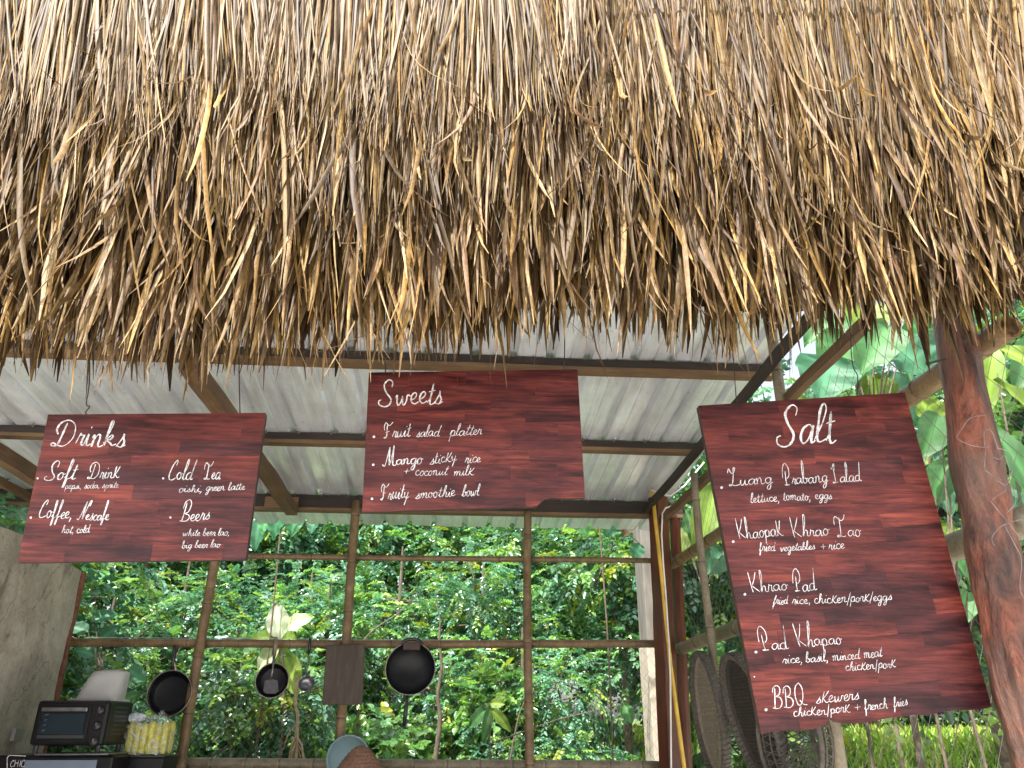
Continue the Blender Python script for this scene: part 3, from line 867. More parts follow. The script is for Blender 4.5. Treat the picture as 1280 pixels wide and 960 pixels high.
def make_sign(name, label, Y, corners, rows, seed, lines, dots, slant, bottom_edge=None, wires=(), title=None):
    """corners TL TR BR BL in photo pixels on the vertical plane at depth Y"""
    rnd = random.Random(seed)
    C3 = [at(x, y, Y=Y) for x, y in corners]
    cen_ = sum(C3, Vector()) / 4
    root = thing(name, label, "sign", cen_)
    mat = sign_mat("acacia_board_" + title, root)
    def uv(u, v, d=0.0):
        tp = C3[0].lerp(C3[1], u); bt = C3[3].lerp(C3[2], u)
        q = bt.lerp(tp, v); return Vector((q.x, q.y + d, q.z))
    W = (C3[1] - C3[0]).length; H = (C3[0] - C3[3]).length
    # backing board
    th = 0.016
    nb = 40
    def yb(u): return bottom_edge(u) if bottom_edge else 0.0
    b = MB()
    us = [i / nb for i in range(nb + 1)]
    front = [uv(u, yb(u) + 0.002, 0.0035) for u in us] + [uv(u, 0.998, 0.0035) for u in reversed(us)]
    back = [Vector((q.x, q.y + th, q.z)) for q in front]
    n = len(front)
    b.add(front + back, [tuple(range(n)), tuple(range(2*n - 1, n - 1, -1))] + [(i, n + i, n + (i+1) % n, (i+1) % n) for i in range(n)])
    b.build("backing_board", M_DARKWOOD, root)
    # glued staves
    gap = 0.00012
    for r in range(rows):
        v0 = r / rows; v1 = (r + 1) / rows
        u = 0.0
        cuts = [0.0]
        u = rnd.uniform(0.1, 0.5)
        while u < 0.93:
            cuts.append(u); u += rnd.uniform(0.18, 0.55)
        cuts.append(1.0)
        for a0, a1 in zip(cuts[:-1], cuts[1:]):
            uu0 = a0 + gap / W; uu1 = a1 - gap / W
            vv0 = v0 + gap / H; vv1 = v1 - gap / H
            ns = max(1, int((uu1 - uu0) * nb)) if (bottom_edge and r <= 2) else 1
            top_ = [uv(uu0 + (uu1 - uu0) * i / ns, vv1) for i in range(ns + 1)]
            bot_ = [uv(uu0 + (uu1 - uu0) * i / ns, max(vv0, yb(uu0 + (uu1 - uu0) * i / ns))) for i in range(ns + 1)]
            # skip stave pieces eaten entirely by the chipped edge
            if bottom_edge and all(yb(uu0 + (uu1 - uu0) * i / ns) >= vv1 for i in range(ns + 1)): continue
            if bottom_edge and r <= 2:
                top_ = [uv(uu0 + (uu1 - uu0) * i / ns, max(vv1, yb(uu0 + (uu1 - uu0) * i / ns) + 0.001)) for i in range(ns + 1)]
            ring = bot_ + top_[::-1]
            dy = rnd.uniform(-0.0002, 0.0002)
            ring = [Vector((q.x, q.y + dy, q.z)) for q in ring]
            bk = [Vector((q.x, q.y + 0.0036, q.z)) for q in ring]
            k_ = len(ring)
            bb = MB(); bb.add(ring + bk, [tuple(range(k_)), tuple(range(2*k_-1, k_-1, -1))] + [(i, k_+i, k_+(i+1) % k_, (i+1) % k_) for i in range(k_)])
            bb.build("stave", mat, root)
    to3 = lambda px, py: at(px, py, Y=Y - 0.0012)
    for ln in lines:
        b = MB()
        txt, x0, y0, x1, y1, xh, cap, w = ln[:8]
        lettering(b, txt, x0, y0, x1, y1, xh, cap, w, to3, slant if len(ln) < 10 else ln[9], ln[8] if len(ln) > 8 else 0.25)
        b.build("lettering", M_PAINT, root)
    for (x, y, r_) in dots:
        b = MB(); dot(b, x, y, r_, to3); b.build("bullet_dot", M_PAINT, root)
    for wpts in wires:
        b = MB(); P = [at(x, y, Y=Y + 0.006 + dy) for x, y, dy in wpts]
        b.tube(crs(P, 4) if len(P) > 2 else P, 0.0016, 5); b.build("hanging_wire", M_DARKWIRE, root)
    settle(root)
    return root

SY = 1.95
make_sign("menu_sign", "dark red wooden menu board lettered Drinks, leftmost of the three hanging signs", SY,
    [(60, 518), (332, 516), (307, 699.5), (22, 703)], 10, 3,
    [("Drinks", 63, 557, 156, 558, 15, 32, 2.3, 1.0, 0.22),
     ("Soft", 54, 599.5, 94, 599.5, 9, 25, 1.8, 0.8, 0.3), ("Drin@", 109, 599, 149, 597.5, 8, 20, 1.5, 0.4, 0.3),
     ("pepsi, soda, sprite", 81, 611, 148, 609.5, 4.2, 9, 1.0),
     ("Coffee,", 47, 647.5, 90, 648, 8, 22, 1.6, 0.5, 0.28), ("Nescafe", 96, 650, 136, 650, 6.5, 24, 1.5, 0.8, 0.3),
     ("hot, cold", 77, 666.5, 112, 665.5, 4.8, 9.5, 1.2),
     ("Cold", 209, 599.5, 240, 599.5, 8.5, 24, 1.7, 0.4), ("Tea", 254, 600, 275, 599, 8, 22, 1.6, 0.4),
     ("oishi,", 223, 615, 253, 615, 4.8, 9, 1.2), ("green", 257, 614, 281, 613, 4.8, 9, 1.2), ("latte", 285, 613, 306, 612, 4.5, 9.5, 1.1),
     ("Beers", 224, 652, 262, 649.5, 8, 26, 1.6, 0.4),
     ("white beer lao,", 228, 670, 287, 669, 4.2, 9, 1.0), ("big beer lao", 227, 685.5, 275, 684, 4.2, 9.5, 1.0)],
    [(47, 598, 1.3), (38.5, 647, 1.4), (204, 598, 1.4), (213, 647, 1.4)], 0.25,
    wires=[[(112, 520, 0), (107, 516, -.004), (112, 508, 0), (108, 504, 0), (112, 470, 0), (111, 380, 0), (110, 250, 0.02)], [(300, 517, 0), (299, 470, 0), (298, 380, 0), (297, 250, 0.02)]], title="drinks")

def sweets_edge(u):
    e = 0.006 + 0.004 * math.sin(u * 40) * 0.4
    if u > 0.78:
        t_ = min(1, (u - 0.78) / 0.045); e += (0.055 * t_ ** 0.6 if u < 0.825 else 0.055 - 0.010 * (u - 0.825) / 0.175)
    return max(0.0, e)
make_sign("menu_sign", "dark red wooden menu board lettered Sweets, hanging in the middle, lower corner chipped", SY,
    [(461, 465.5), (722, 461.5), (732, 632), (452.5, 641)], 10, 8,
    [("Sweets", 472, 506.5, 553, 504.5, 14.5, 33, 2.6, 0.35, 0.12),
     ("Fruit", 479, 548, 513, 545, 8, 21, 1.5, 0.3, 0.2), ("salad", 520, 546.5, 549, 545, 6.5, 14, 1.2, 0.2, 0.28), ("platter", 562, 545, 602, 543, 6.5, 14, 1.2, 0.2, 0.28),
     ("Mango", 478, 582.5, 528, 579.5, 7, 25, 1.6, 0.8, 0.12), ("stic@y", 537, 580.5, 571, 576, 6.5, 16, 1.3), ("rice", 581, 579, 601, 577.5, 6, 12, 1.3),
     ("+", 503, 594, 512, 594, 8, 8, 1.2), ("coconut", 519, 594.5, 559, 593.5, 5.8, 12, 1.2), ("mil@", 567, 594, 592, 593.5, 5.8, 12, 1.2),
     ("Fruity", 475, 625, 511, 622, 8, 21, 1.5, 0.3, 0.2), ("smoothie", 519, 623.5, 569, 620, 6.2, 14, 1.3), ("bowl", 577, 620.5, 599, 619, 6.2, 14, 1.3)],
    [(467.5, 546, 1.6), (466.5, 581, 1.5), (465, 623.5, 1.5)], 0.24, bottom_edge=sweets_edge,
    wires=[[(482, 466, 0), (481, 430, 0), (481, 320, 0), (480, 250, 0.02)], [(705, 465, 0), (706, 420, 0), (706, 320, 0), (706, 250, 0.02)]], title="sweets")

def salt_edge(u):
    e = 0.003 + 0.003 * math.sin(u * 25)
    e += 0.018 * math.exp(-((u - 0.30) / 0.018) ** 2) + 0.006 * math.exp(-((u - 0.66) / 0.03) ** 2)
    return max(0, e)
make_sign("menu_sign", "large dark red wooden menu board lettered Salt, hanging tilted beside the crooked trunk post", SY,
    [(873, 507), (1131, 490.5), (1240, 885), (952, 919)], 22, 21,
    [("Sa1t", 969, 557.5, 1045, 552.5, 22, 49, 3.0, 0.9, 0.1),
     ("Luang", 909, 607.5, 966, 603.5, 7.5, 23, 1.4, 0.2, 0.0), ("Prabang", 979, 606.5, 1035, 602.5, 7.5, 28, 1.4, 0.2, 0.0), ("$alad", 1040, 604, 1077, 601.5, 7.5, 24, 1.4, 0.2, -0.02),
     ("lettuce,", 938, 628, 975, 626.5, 5.5, 12.5, 1.4), ("tomato,", 979, 625.5, 1014, 625, 5.5, 11, 1.3), ("eggs...", 1019, 624, 1048, 623.5, 5, 10, 1.2),
     ("Khaopa@", 922, 674, 980, 670, 8, 27, 1.4, 0.2, -0.1), ("Khrao", 990, 672, 1037, 669, 8, 27, 1.4, 0.2, -0.1), ("Tao", 1046, 671.5, 1077, 669.5, 8, 26, 1.4, 0.2, -0.1),
     ("fried", 949, 689, 969, 688, 5.5, 11, 1.3, 0.2, 0.1), ("vegetables", 975, 689, 1019, 686.5, 5, 10, 1.3, 0.2, 0.1), ("+", 1026, 688, 1034, 687.5, 7, 7, 1.2), ("rice", 1036, 687, 1056, 685.5, 6, 11, 1.4, 0.2, 0.1),
     ("Khrao", 938, 741, 985, 738, 8, 27, 1.4, 0.2, -0.1), ("Pad", 992, 740, 1021, 737.5, 8, 28, 1.4, 0.2, -0.1),
     ("fried", 966, 755.5, 985, 755, 5.5, 11.5, 1.3, 0.2, 0.1), ("rice,", 990, 755, 1014, 754, 5.5, 11, 1.3, 0.2, 0.1), ("chic@en/por@/eggs", 1018, 754.5, 1115, 750, 5.8, 11.5, 1.3, 0.2, 0.08),
     ("Pad", 951, 813, 986, 810.5, 8.5, 31, 1.5, 0.2, -0.1), ("Khapao", 997, 809, 1053, 805, 8, 31, 1.5, 0.2, -0.1),
     ("rice,", 978, 829, 1004, 828, 6, 12, 1.4, 0.2, 0.1), ("basil,", 1007, 828, 1036, 826, 6, 14, 1.4, 0.2, 0.05), ("minced", 1041, 826, 1075, 823, 6.2, 14, 1.4, 0.2, 0.05), ("meat", 1080, 822.5, 1103, 820.5, 6.2, 14, 1.4, 0.2, 0.05),
     ("chic@en/por@", 1057, 838.5, 1120, 834, 5.8, 11.5, 1.3, 0.2, 0.08),
     ("BBQ", 966, 886, 1010, 880, 14, 28, 1.8, 0.3, 0.0), ("s@ewers", 1020, 880, 1074, 874, 8, 17, 1.5, 0.2, 0.15),
     ("chic@en/por@", 992, 896, 1063, 890, 6, 12.5, 1.4, 0.2, 0.08), ("+", 1068, 889, 1077, 888, 8, 8, 1.3), ("french", 1081, 888.5, 1110, 885, 6, 13, 1.4, 0.2, 0.05), ("fries", 1117, 884, 1135, 881, 6, 13, 1.4, 0.2, 0.05)],
    [(902, 609.5, 1.7), (916.5, 677, 1.7), (931, 743, 1.7), (945, 815, 1.7), (957.5, 887, 1.9), (943, 846, .9)], 0.0, bottom_edge=salt_edge,
    wires=[[(921, 506, 0), (919, 480, 0), (915, 410, 0), (913, 300, 0.02)], [(1071, 496, 0), (1072, 470, 0), (1064, 440, 0), (1062, 300, 0.02)]], title="salt")

# ------------------------------------------------------------------ thatch
RV = Vector((math.cos(YAW), -math.sin(YAW), 0)); FV = Vector((math.sin(YAW), math.cos(YAW), 0))
SL = math.radians(84)
UPV = FV * math.cos(SL) + Vector((0, 0, math.sin(SL)))
NV = -FV * math.sin(SL) + Vector((0, 0, math.cos(SL)))
E0 = FV * 1.62 + Vector((0, 0, 1.6 + 0.825))
thatch = thing("thatched_awning", "deep grass thatch hanging in shaggy layers over the whole front above the signs", "thatch roof", tuple(E0))

PAL = np.array([(.57,.355,.115), (.50,.325,.14), (.42,.29,.17), (.63,.44,.20), (.22,.12,.05), (.76,.58,.34), (.35,.22,.13)])
PALW = np.array([.20,.22,.18,.13,.11,.07,.09])

def blades(count, s0, s1, root_t, root_jit, tip_fn, off0, off1, wmin, wmax, wild=1.0, seg=7, tone=1.0, name="thatch_layer", seed=1, yellow=0.0, spread=0.05):
    rng = np.random.default_rng(seed)
    s = rng.uniform(s0, s1, count)
    rt = root_t + rng.normal(0, root_jit, count)
    tip = np.array([tip_fn(x) for x in s]) + rng.normal(0, 0.10, count) * wild + rng.exponential(0.08, count) * 0.9
    tip = np.maximum(tip, np.array([edge(x) for x in s]) - 0.13 * rng.random(count) ** 3)
    tip = np.minimum(tip, rt - 0.15)
    # clumps of shared lean
    lean = 0.035 * np.sin(s * 5.1 + seed) + 0.04 * np.sin(s * 13.3 + seed * 2) + 0.03 * np.sin(s * 31 + seed * 3) + rng.normal(0, spread, count)
    lean -= 0.17 * s
    curl = rng.normal(0, 0.07, count) * wild
    strong = rng.random(count) < 0.10 * wild
    curl[strong] *= 3.0
    outc = rng.normal(0.02, 0.05, count) * wild
    outc[rng.random(count) < 0.12] += 0.10 * wild
    depth = rng.uniform(0, 1, count)
    w = rng.uniform(wmin, wmax, count) * np.where(rng.random(count) < 0.15, 1.6, 1.0)
    ci = rng.choice(len(PAL), count, p=PALW)
    colr = PAL[ci] * np.clip(rng.lognormal(-0.12, 0.42, (count, 1)), 0.3, 1.7) * tone * 0.37
    roll = rng.uniform(-0.9, 0.9, count)
    twist = rng.normal(0, 0.8, count) * wild
    K = seg + 1
    tt = np.linspace(0, 1, K)
    L = rt - tip
    q = tt[None, :]
    us = s[:, None] + lean[:, None] * L[:, None] * q + curl[:, None] * np.clip(q - 0.55, 0, 1) ** 2 * 1.1 * L[:, None] / 0.8
    wob = rng.normal(0, 0.0008, (count, K)) * (0.2 + 1.8 * q); us = us + wob
    ts = rt[:, None] - L[:, None] * q + np.abs(curl[:, None]) * np.clip(q - 0.6, 0, 1) ** 2 * 0.5
    ds = off0 + (off1 - off0) * q + (depth[:, None] - 0.5) * 0.05 * (0.3 + q) + outc[:, None] * np.clip(q - 0.4, 0, 1) ** 1.5 * 1.2
    ctr = np.array(E0)[None, None, :] * 0 + us[..., None] * np.array(RV) + ts[..., None] * np.array(UPV) + ds[..., None] * np.array(NV)
    tang = np.gradient(ctr, axis=1); tang /= np.linalg.norm(tang, axis=2, keepdims=True) + 1e-9
    ang = roll[:, None] + twist[:, None] * q
    side0 = np.cross(tang, np.array(NV)[None, None, :]); side0 /= np.linalg.norm(side0, axis=2, keepdims=True) + 1e-9
    nrm = np.cross(side0, tang)
    side = side0 * np.cos(ang)[..., None] + nrm * np.sin(ang)[..., None]
    nr2 = -side0 * np.sin(ang)[..., None] + nrm * np.cos(ang)[..., None]
    prof = np.interp(tt, [0, .15, .6, .85, 1.0], [.5, .8, 1.0, .8, .12])
    hw = (w[:, None] * prof[None, :] * 0.5)[..., None]
    Lf = ctr + side * hw; Rt = ctr - side * hw; Md = ctr + nr2 * hw * 0.35
    V = np.stack([Lf, Md, Rt], axis=2).reshape(-1, 3)
    base = (np.arange(count) * K * 3)[:, None]
    j = np.arange(seg)[None, :]
    i0 = base + j * 3
    f1 = np.stack([i0, i0 + 1, i0 + 4, i0 + 3], axis=2).reshape(-1, 4)
    f2 = np.stack([i0 + 1, i0 + 2, i0 + 5, i0 + 4], axis=2).reshape(-1, 4)
    Fc = np.concatenate([f1, f2])
    # straw is yellower near the root, greyer and paler toward the weathered tips
    cc = np.repeat(colr[:, None, :], K, axis=1)
    yl = np.clip(1.0 - q * 1.3, 0, 1)[..., None] * (0.5 + yellow)
    cc = cc * (1 + yl * (np.array([0.72, 0.64, 0.30]) - 1))
    pale = np.clip(q - 0.75, 0, 1)[..., None] * 1.1
    cc = cc * (1 + pale * np.array([0.22, 0.26, 0.34]))
    cc = np.clip(cc, 0.01, 0.8)
    C4 = np.concatenate([cc, np.ones(cc.shape[:2] + (1,))], axis=2)
    C4 = np.repeat(C4[:, :, None, :], 3, axis=2).reshape(-1, 4)
    return np_mesh(name, V, Fc, C4, M_THATCH, thatch, kind="stuff")

def edge(s):   # lower fringe: longer at the left, shorter at the right
    e = 0.000 + 0.030 * s + 0.028 * math.sin(s * 3.3 + 1.0) + 0.015 * math.sin(s * 9)
    if s > 0.7: e += 0.10 * min(1.0, s - 0.7)
    return e
def mid(s): return 0.34 + 0.04 * math.sin(s * 4.1) + 0.03 * math.sin(s * 11 + 2)
TS = 1.293
# inner packing, lower tiers, upper tier, and the tier that laps over the seam on the left
blades(1800, -2.7, 2.7, 0.62, 0.05, lambda s: edge(s) + 0.06, -0.13, -0.10, .010, .020, 0.6, 6, 0.45, seed=2)
blades(2300, -2.7, 2.7, 0.78, 0.05, lambda s: edge(s) + 0.02, -0.07, -0.01, .008, .017, 1.0, 9, 0.95, seed=3)
blades(1500, -2.7, 2.7, 0.85, 0.06, lambda s: edge(s) + 0.07, -0.03, 0.05, .007, .015, 1.3, 10, 1.25, seed=4)
blades(2100, -2.7, 2.7, TS, 0.01, lambda s: mid(s) - 0.07, -0.01, 0.04, .0055, .011, 0.8, 9, 0.75, seed=5)
blades(2600, -2.7, 2.7, TS, 0.01, lambda s: mid(s) - 0.02, 0.02, 0.085, .0045, .010, 0.65, 9, 1.0, seed=6, yellow=0.3, spread=0.035)
blades(1700, -2.7, 2.7, TS, 0.01, lambda s: mid(s) + 0.20, 0.03, 0.10, .004, .009, 0.4, 8, 1.0, seed=61, yellow=0.4, spread=0.03)
blades(2600, -2.7, 0.30, 2.0, 0.05, lambda s: 0.62 + 0.10 * math.sin(s * 5), 0.05, 0.11, .0045, .010, 0.4, 9, 0.95, seed=7, yellow=0.8, spread=0.04)
blades(1500, 0.2, 2.7, 2.0, 0.02, lambda s: TS + 0.07, 0.03, 0.045, .005, .008, 0.10, 5, 0.55, seed=8, yellow=0.0, spread=0.015)
blades(300, -2.6, 2.6, 1.0, 0.25, lambda s: edge(s) + 0.22, 0.08, 0.13, .007, .014, 1.6, 12, 1.2, seed=9, spread=0.09)
blades(260, -2.6, 2.6, 0.7, 0.15, lambda s: edge(s) - 0.01, -0.05, 0.0, .006, .012, 1.7, 12, 1.1, seed=10, spread=0.08)
blades(900, -2.6, 2.6, 0.6, 0.12, lambda s: edge(s) - 0.07, -0.09, -0.01, .002, .005, 1.8, 12, 1.0, seed=12, spread=0.10)
blades(500, -2.6, 2.6, 1.1, 0.2, lambda s: 0.35, 0.06, 0.12, .002, .005, 1.8, 12, 1.2, seed=13, spread=0.10)
# dark core sheet so no light leaks through
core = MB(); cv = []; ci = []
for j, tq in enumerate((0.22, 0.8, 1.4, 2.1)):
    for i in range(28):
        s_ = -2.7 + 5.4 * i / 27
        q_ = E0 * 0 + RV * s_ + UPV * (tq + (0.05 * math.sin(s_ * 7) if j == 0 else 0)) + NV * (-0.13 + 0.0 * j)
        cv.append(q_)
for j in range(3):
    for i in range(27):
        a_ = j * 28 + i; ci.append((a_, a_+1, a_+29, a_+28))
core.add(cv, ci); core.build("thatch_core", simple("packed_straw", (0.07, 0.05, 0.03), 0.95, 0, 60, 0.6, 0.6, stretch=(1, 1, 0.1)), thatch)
# seam: split bamboo strip with string stitches (visible right of centre)
b = MB(); P = [RV * s_ + UPV * (TS + 0.008 + 0.003 * math.sin(s_ * 6)) + NV * 0.108 for s_ in np.linspace(0.18, 2.7, 30)]
b.tube(P, 0.008, 8); b.c = [(1, 1, 1, 1)] * len(b.v); b.build("seam_strip", M_BAMBOO_G, thatch, smooth=True)
k = 0
for s_ in np.arange(0.2, 2.2, 0.026):
    b = MB() if k == 0 else b
    c_ = RV * s_ + UPV * (TS + 0.008) + NV * 0.108
    pts = [c_ + RV * (0.004 * math.sin(w)) + UPV * (0.013 * math.cos(w)) + NV * (0.012 * math.sin(w)) for w in np.linspace(-0.3, math.pi + 0.3, 6)]
    b.tube(pts, 0.0034, 4, caps=False); k += 1
b.build("seam_stitching", M_STRING, thatch, kind="stuff")
# the beam the signs hang from and its end brackets
# hidden bearer pole behind the fringe
o = bamboo("bearer_pole", RV * -2.6 + UPV * 0.5 + NV * -0.2 - Vector((0, 0, 0)), RV * 2.6 + UPV * 0.5 + NV * -0.2, 0.045, 0.045, thatch)

# ------------------------------------------------------------------ utensils on the lattice
M_IRON = simple("black_iron", (0.006, 0.007, 0.010), 0.42, 0.0, 25, 0.5, 0.12)
M_IRON.node_tree.nodes["Principled BSDF"].inputs["Specular IOR Level"].default_value = 0.3
M_IRONRIM = simple("worn_rim_steel", (0.30, 0.26, 0.23), 0.4, 0.7, 40, 0.3, 0.1)
M_STEEL = simple("brushed_steel", (0.22, 0.22, 0.24), 0.28, 0.9, 30, 0.25, 0.1)
M_BLACKPL = simple("black_plastic", (0.02, 0.02, 0.022), 0.35, 0, 30, 0.3, 0.05)

def facing(c_, tilt=0.0, yaw=0.0):
    """local +Z points to the viewer side (-Y)"""
    return Matrix.Translation(c_) @ Matrix.Rotation(yaw, 4, 'Z') @ Matrix.Rotation(math.pi / 2 + tilt, 4, 'X')

def pan(name, label, cx, cy, rpx, Y, depth_, hx, hy, wok=False, tilt=0.0):
    c_ = at(cx, cy, Y=Y); R_ = pxsize(rpx, c_)
    root = thing(name, label, "wok" if wok else "pan", c_)
    Mx = facing(c_, tilt)
    b = MB()
    if wok:
        pr = [(0.001, -depth_)] + [(R_ * math.sin(a_), -depth_ * math.cos(a_)) for a_ in np.linspace(0.12, math.pi / 2, 12)]
    else:
        pr = [(0.001, -depth_), (R_ * 0.72, -depth_), (R_ * 0.80, -depth_ * 0.93), (R_ * 0.93, -depth_ * 0.3), (R_, 0)]
    outer = [(r_ + 0.003, z_ - 0.003) for r_, z_ in reversed(pr)]
    b.lathe(pr + outer, 40, Mx); b.build("bowl", M_IRON, root, smooth=True)
    b = MB(); b.lathe([(R_ - 0.001, -0.002), (R_, 0.003), (R_ + 0.005, 0.002), (R_ + 0.004, -0.004), (R_ - 0.001, -0.002)], 40, Mx); b.build("rim", M_IRONRIM, root, smooth=True)
    h1 = at(hx, hy, Y=Y)
    d = (h1 - c_).normalized()
    s_ = c_ + d * R_
    b = MB(); b.tube([s_ + Vector((0, 0.01, 0)), s_.lerp(h1, 0.3) + Vector((0, 0.0, 0)), s_.lerp(h1, 0.45), h1], [0.011, 0.009, 0.014, 0.012], 10); b.build("handle", M_BLACKPL, root, smooth=True)
    if wok:
        u_ = at(cx + 2, 806, Y=Y)
        b = MB(); pts = [u_ + Vector((0.062 * math.cos(w), -0.02 + 0.0 * w, 0.03 * math.sin(w) + 0.004)) for w in np.linspace(-0.3, math.pi + 0.3, 12)]
        b.tube(pts, 0.011, 8); b.build("loop_handle", M_BLACKPL, root, smooth=True)
        b = MB(); b.box((u_.x - 0.055, u_.y - 0.03, u_.z - 0.035), (u_.x + 0.055, u_.y - 0.01, u_.z + 0.012)); b.build("handle_block", simple("dark_bakelite", (0.05, 0.02, 0.015), 0.4, 0, 20, 0.3, 0.05), root, bevel=0.006)
    settle(root); return root
pan("frying_pan", "black frying pan hanging by its handle left of the first bamboo pole", 211.5, 866.5, 26.5, 5.33, 0.06, 219, 806)
pan("frying_pan", "small black frying pan hanging behind a steel spatula", 340, 850.5, 20, 5.34, 0.055, 344, 802)
pan("wok", "round black wok hanging from the middle bamboo rail right of the cutting board", 513, 835.5, 30.5, 5.30, 0.09, 505, 908, wok=True)
# spatula
r0 = at(345, 797, Y=5.25)
sp_ = thing("spatula", "steel spatula with wooden handle hanging in front of the small pan", "spatula", r0)
b = MB(); b.tube([at(345, 796, Y=5.25), at(344.5, 806, Y=5.25), at(343, 820, Y=5.25)], [0.010, 0.013, 0.010], 8); b.build("handle", M_BAMBOO_G, sp_, smooth=True)
sp_.children[0].data.color_attributes.new("col", 'FLOAT_COLOR', 'POINT')
sp_.children[0].data.color_attributes["col"].data.foreach_set("color", [1.0] * (4 * len(sp_.children[0].data.vertices)))
b = MB(); b.tube([at(343, 819, Y=5.25), at(341, 836, Y=5.245), at(338.5, 850, Y=5.24)], 0.0055, 8); b.build("shaft", M_STEEL, sp_, smooth=True)
b = MB(); qs = [(331, 851), (337, 849), (341, 849), (347, 851), (348, 864), (344, 867), (333, 867), (329, 864)]
fr = [at(x, y, Y=5.235) for x, y in qs]; bk = [q + Vector((0, 0.004, 0)) for q in fr]
b.add(fr + bk, [tuple(range(8))[::-1], tuple(range(8, 16))] + [(i, (i+1) % 8, 8+(i+1) % 8, 8+i) for i in range(8)]); b.build("blade", simple("dark_blade_steel", (0.07, 0.07, 0.08), 0.5, 0.6, 30, 0.3, 0.1), sp_)
settle(sp_)
# ladle
r0 = at(388, 798, Y=5.33)
ld = thing("ladle", "small round ladle hanging between the small pan and the cutting board", "ladle", r0)
b = MB(); b.tube([at(388, 797, Y=5.33), at(387, 806, Y=5.33), at(386, 817, Y=5.33)], [0.009, 0.012, 0.010], 8); b.build("handle", M_BLACKPL, ld, smooth=True)
b = MB(); b.tube([at(386, 816, Y=5.33), at(384.5, 835, Y=5.33), at(383.5, 848, Y=5.33)], 0.005, 8); b.build("shaft", M_STEEL, ld, smooth=True)
c_ = at(383, 854, Y=5.33); R_ = pxsize(9.5, c_)
b = MB(); pr = [(R_ * math.sin(a_) + 1e-4, -R_ * .7 * math.cos(a_)) for a_ in np.linspace(0.02, math.pi / 2, 8)]
b.lathe(pr + [(r_ + .002, z_ - .002) for r_, z_ in reversed(pr)], 24, facing(c_, -0.3)); b.build("cup", M_STEEL, ld, smooth=True)
settle(ld)
# cutting board
M_BOARD = wood("cutting_board_wood", (0.05, 0.036, 0.028), (0.15, 0.115, 0.09), 10, 'Z', 0.7)
b = MB(); q = [at(x, y, Y=5.27) for x, y in ((408, 806), (456, 805), (452.5, 881), (402.5, 881))]
bk = [v_ + Vector((0, 0.028, 0)) for v_ in q]
b.add(q + bk, [(0, 3, 2, 1), (4, 5, 6, 7), (0, 1, 5, 4), (1, 2, 6, 5), (2, 3, 7, 6), (3, 0, 4, 7)])
tag(b.build("cutting_board", M_BOARD, bevel=0.006), "dark wooden cutting board hung over the bamboo pole between ladle and wok", "cutting board")

# ------------------------------------------------------------------ counter, oven and goods at lower left
cz = at(100, 948, Y=4.85).z
counter = thing("shelf", "wooden shelf under the toaster oven along the rear wall", "shelf", (-1.7, 5.0, 0))
zc = 0.98
b = MB(); b.box((-2.55, 4.45, zc - 0.04), (0.6, 5.30, zc)); b.build("shelf_top", M_PALEWOOD, counter, bevel=0.004)
for x in (-2.45, -1.0, 0.5):
    for y in (4.55, 5.2):
        b = MB(); b.box((x - 0.04, y - 0.04, 0.1), (x + 0.04, y + 0.04, zc - 0.041)); b.build("leg", M_BEAM, counter)
settle(counter)

# lower appliance with printed front
M_APPL = simple("appliance_black", (0.007, 0.007, 0.009), 0.38, 0.0, 10, 0.3, 0.03)
M_APPL.node_tree.nodes["Principled BSDF"].inputs["Specular IOR Level"].default_value = 0.25
fl = at(-6, 938, Y=4.62); frt = at(128, 944, Y=4.62)
low = thing("gas_stove", "black appliance with pale blue front panel under the toaster oven, cut off by the frame", "appliance", ((fl.x + frt.x) / 2, 4.85, zc))
zt2 = frt.z
b = MB(); b.box((fl.x, 4.62, zc + 0.005), (frt.x + 0.06, 5.1, zt2)); b.build("body", M_APPL, low, bevel=0.012)
b = MB(); pa_ = at(33, 947, Y=4.617); pb_ = at(122, 950, Y=4.617)
b.box((pa_.x, 4.612, zc + 0.05), (pb_.x, 4.619, pb_.z)); b.build("front_panel", simple("blue_grey_panel", (0.16, 0.20, 0.27), 0.35, 0, 6, 0.12, 0), low)
b = MB()
pp = lambda x, y: at(x, y, Y=4.610)
fr_ = [(9, 960), (9, 947), (12, 944), (32, 945)]
for (x0, y0), (x1, y1) in zip(fr_[:-1], fr_[1:]): b.tube([pp(x0, y0), pp(x1, y1)], 0.0022, 4)
b.tube([pp(9, 960), pp(9, 985)], 0.0022, 4); b.build("badge_outline", M_PAINT, low)
b = MB(); lettering(b, "CHIC", 12, 958, 31, 959, 4.5, 8.5, 1.5, pp, 0.1); b.build("lettering", M_PAINT, low)
for i in range(6):   # burner grate edge catching light
    pass
settle(low)

# toaster oven
OY = 4.60
tl = at(47, 873, Y=OY); tr_ = at(137, 878, Y=OY); bl = at(36, 932, Y=OY); br = at(128, 936, Y=OY)
zt3 = at(92, 875.5, Y=OY).z; zb3 = at(82, 932, Y=OY).z
xl = (tl.x + bl.x) / 2; xr = (tr_.x + br.x) / 2
oven = thing("toaster_oven", "black toaster oven with dark glass door and three knobs against the grey wall", "toaster oven", ((xl + xr) / 2, OY + 0.17, zb3))
b = MB(); b.box((xl, OY, zb3), (xr, OY + 0.34, zt3)); b.build("casing", M_APPL, oven, bevel=0.018)
xd = xl + (xr - xl) * 0.76
gm, gnt, gp = newmat("oven_glass"); gp.inputs["Base Color"].default_value = (0.008, 0.022, 0.034, 1); gp.inputs["Roughness"].default_value = 0.12; gp.inputs["Coat Weight"].default_value = 0.1
b = MB(); b.box((xl + 0.025, OY - 0.008, zb3 + 0.03), (xd, OY - 0.0005, zt3 - 0.02)); dr = b.build("door", M_APPL, oven, bevel=0.004)
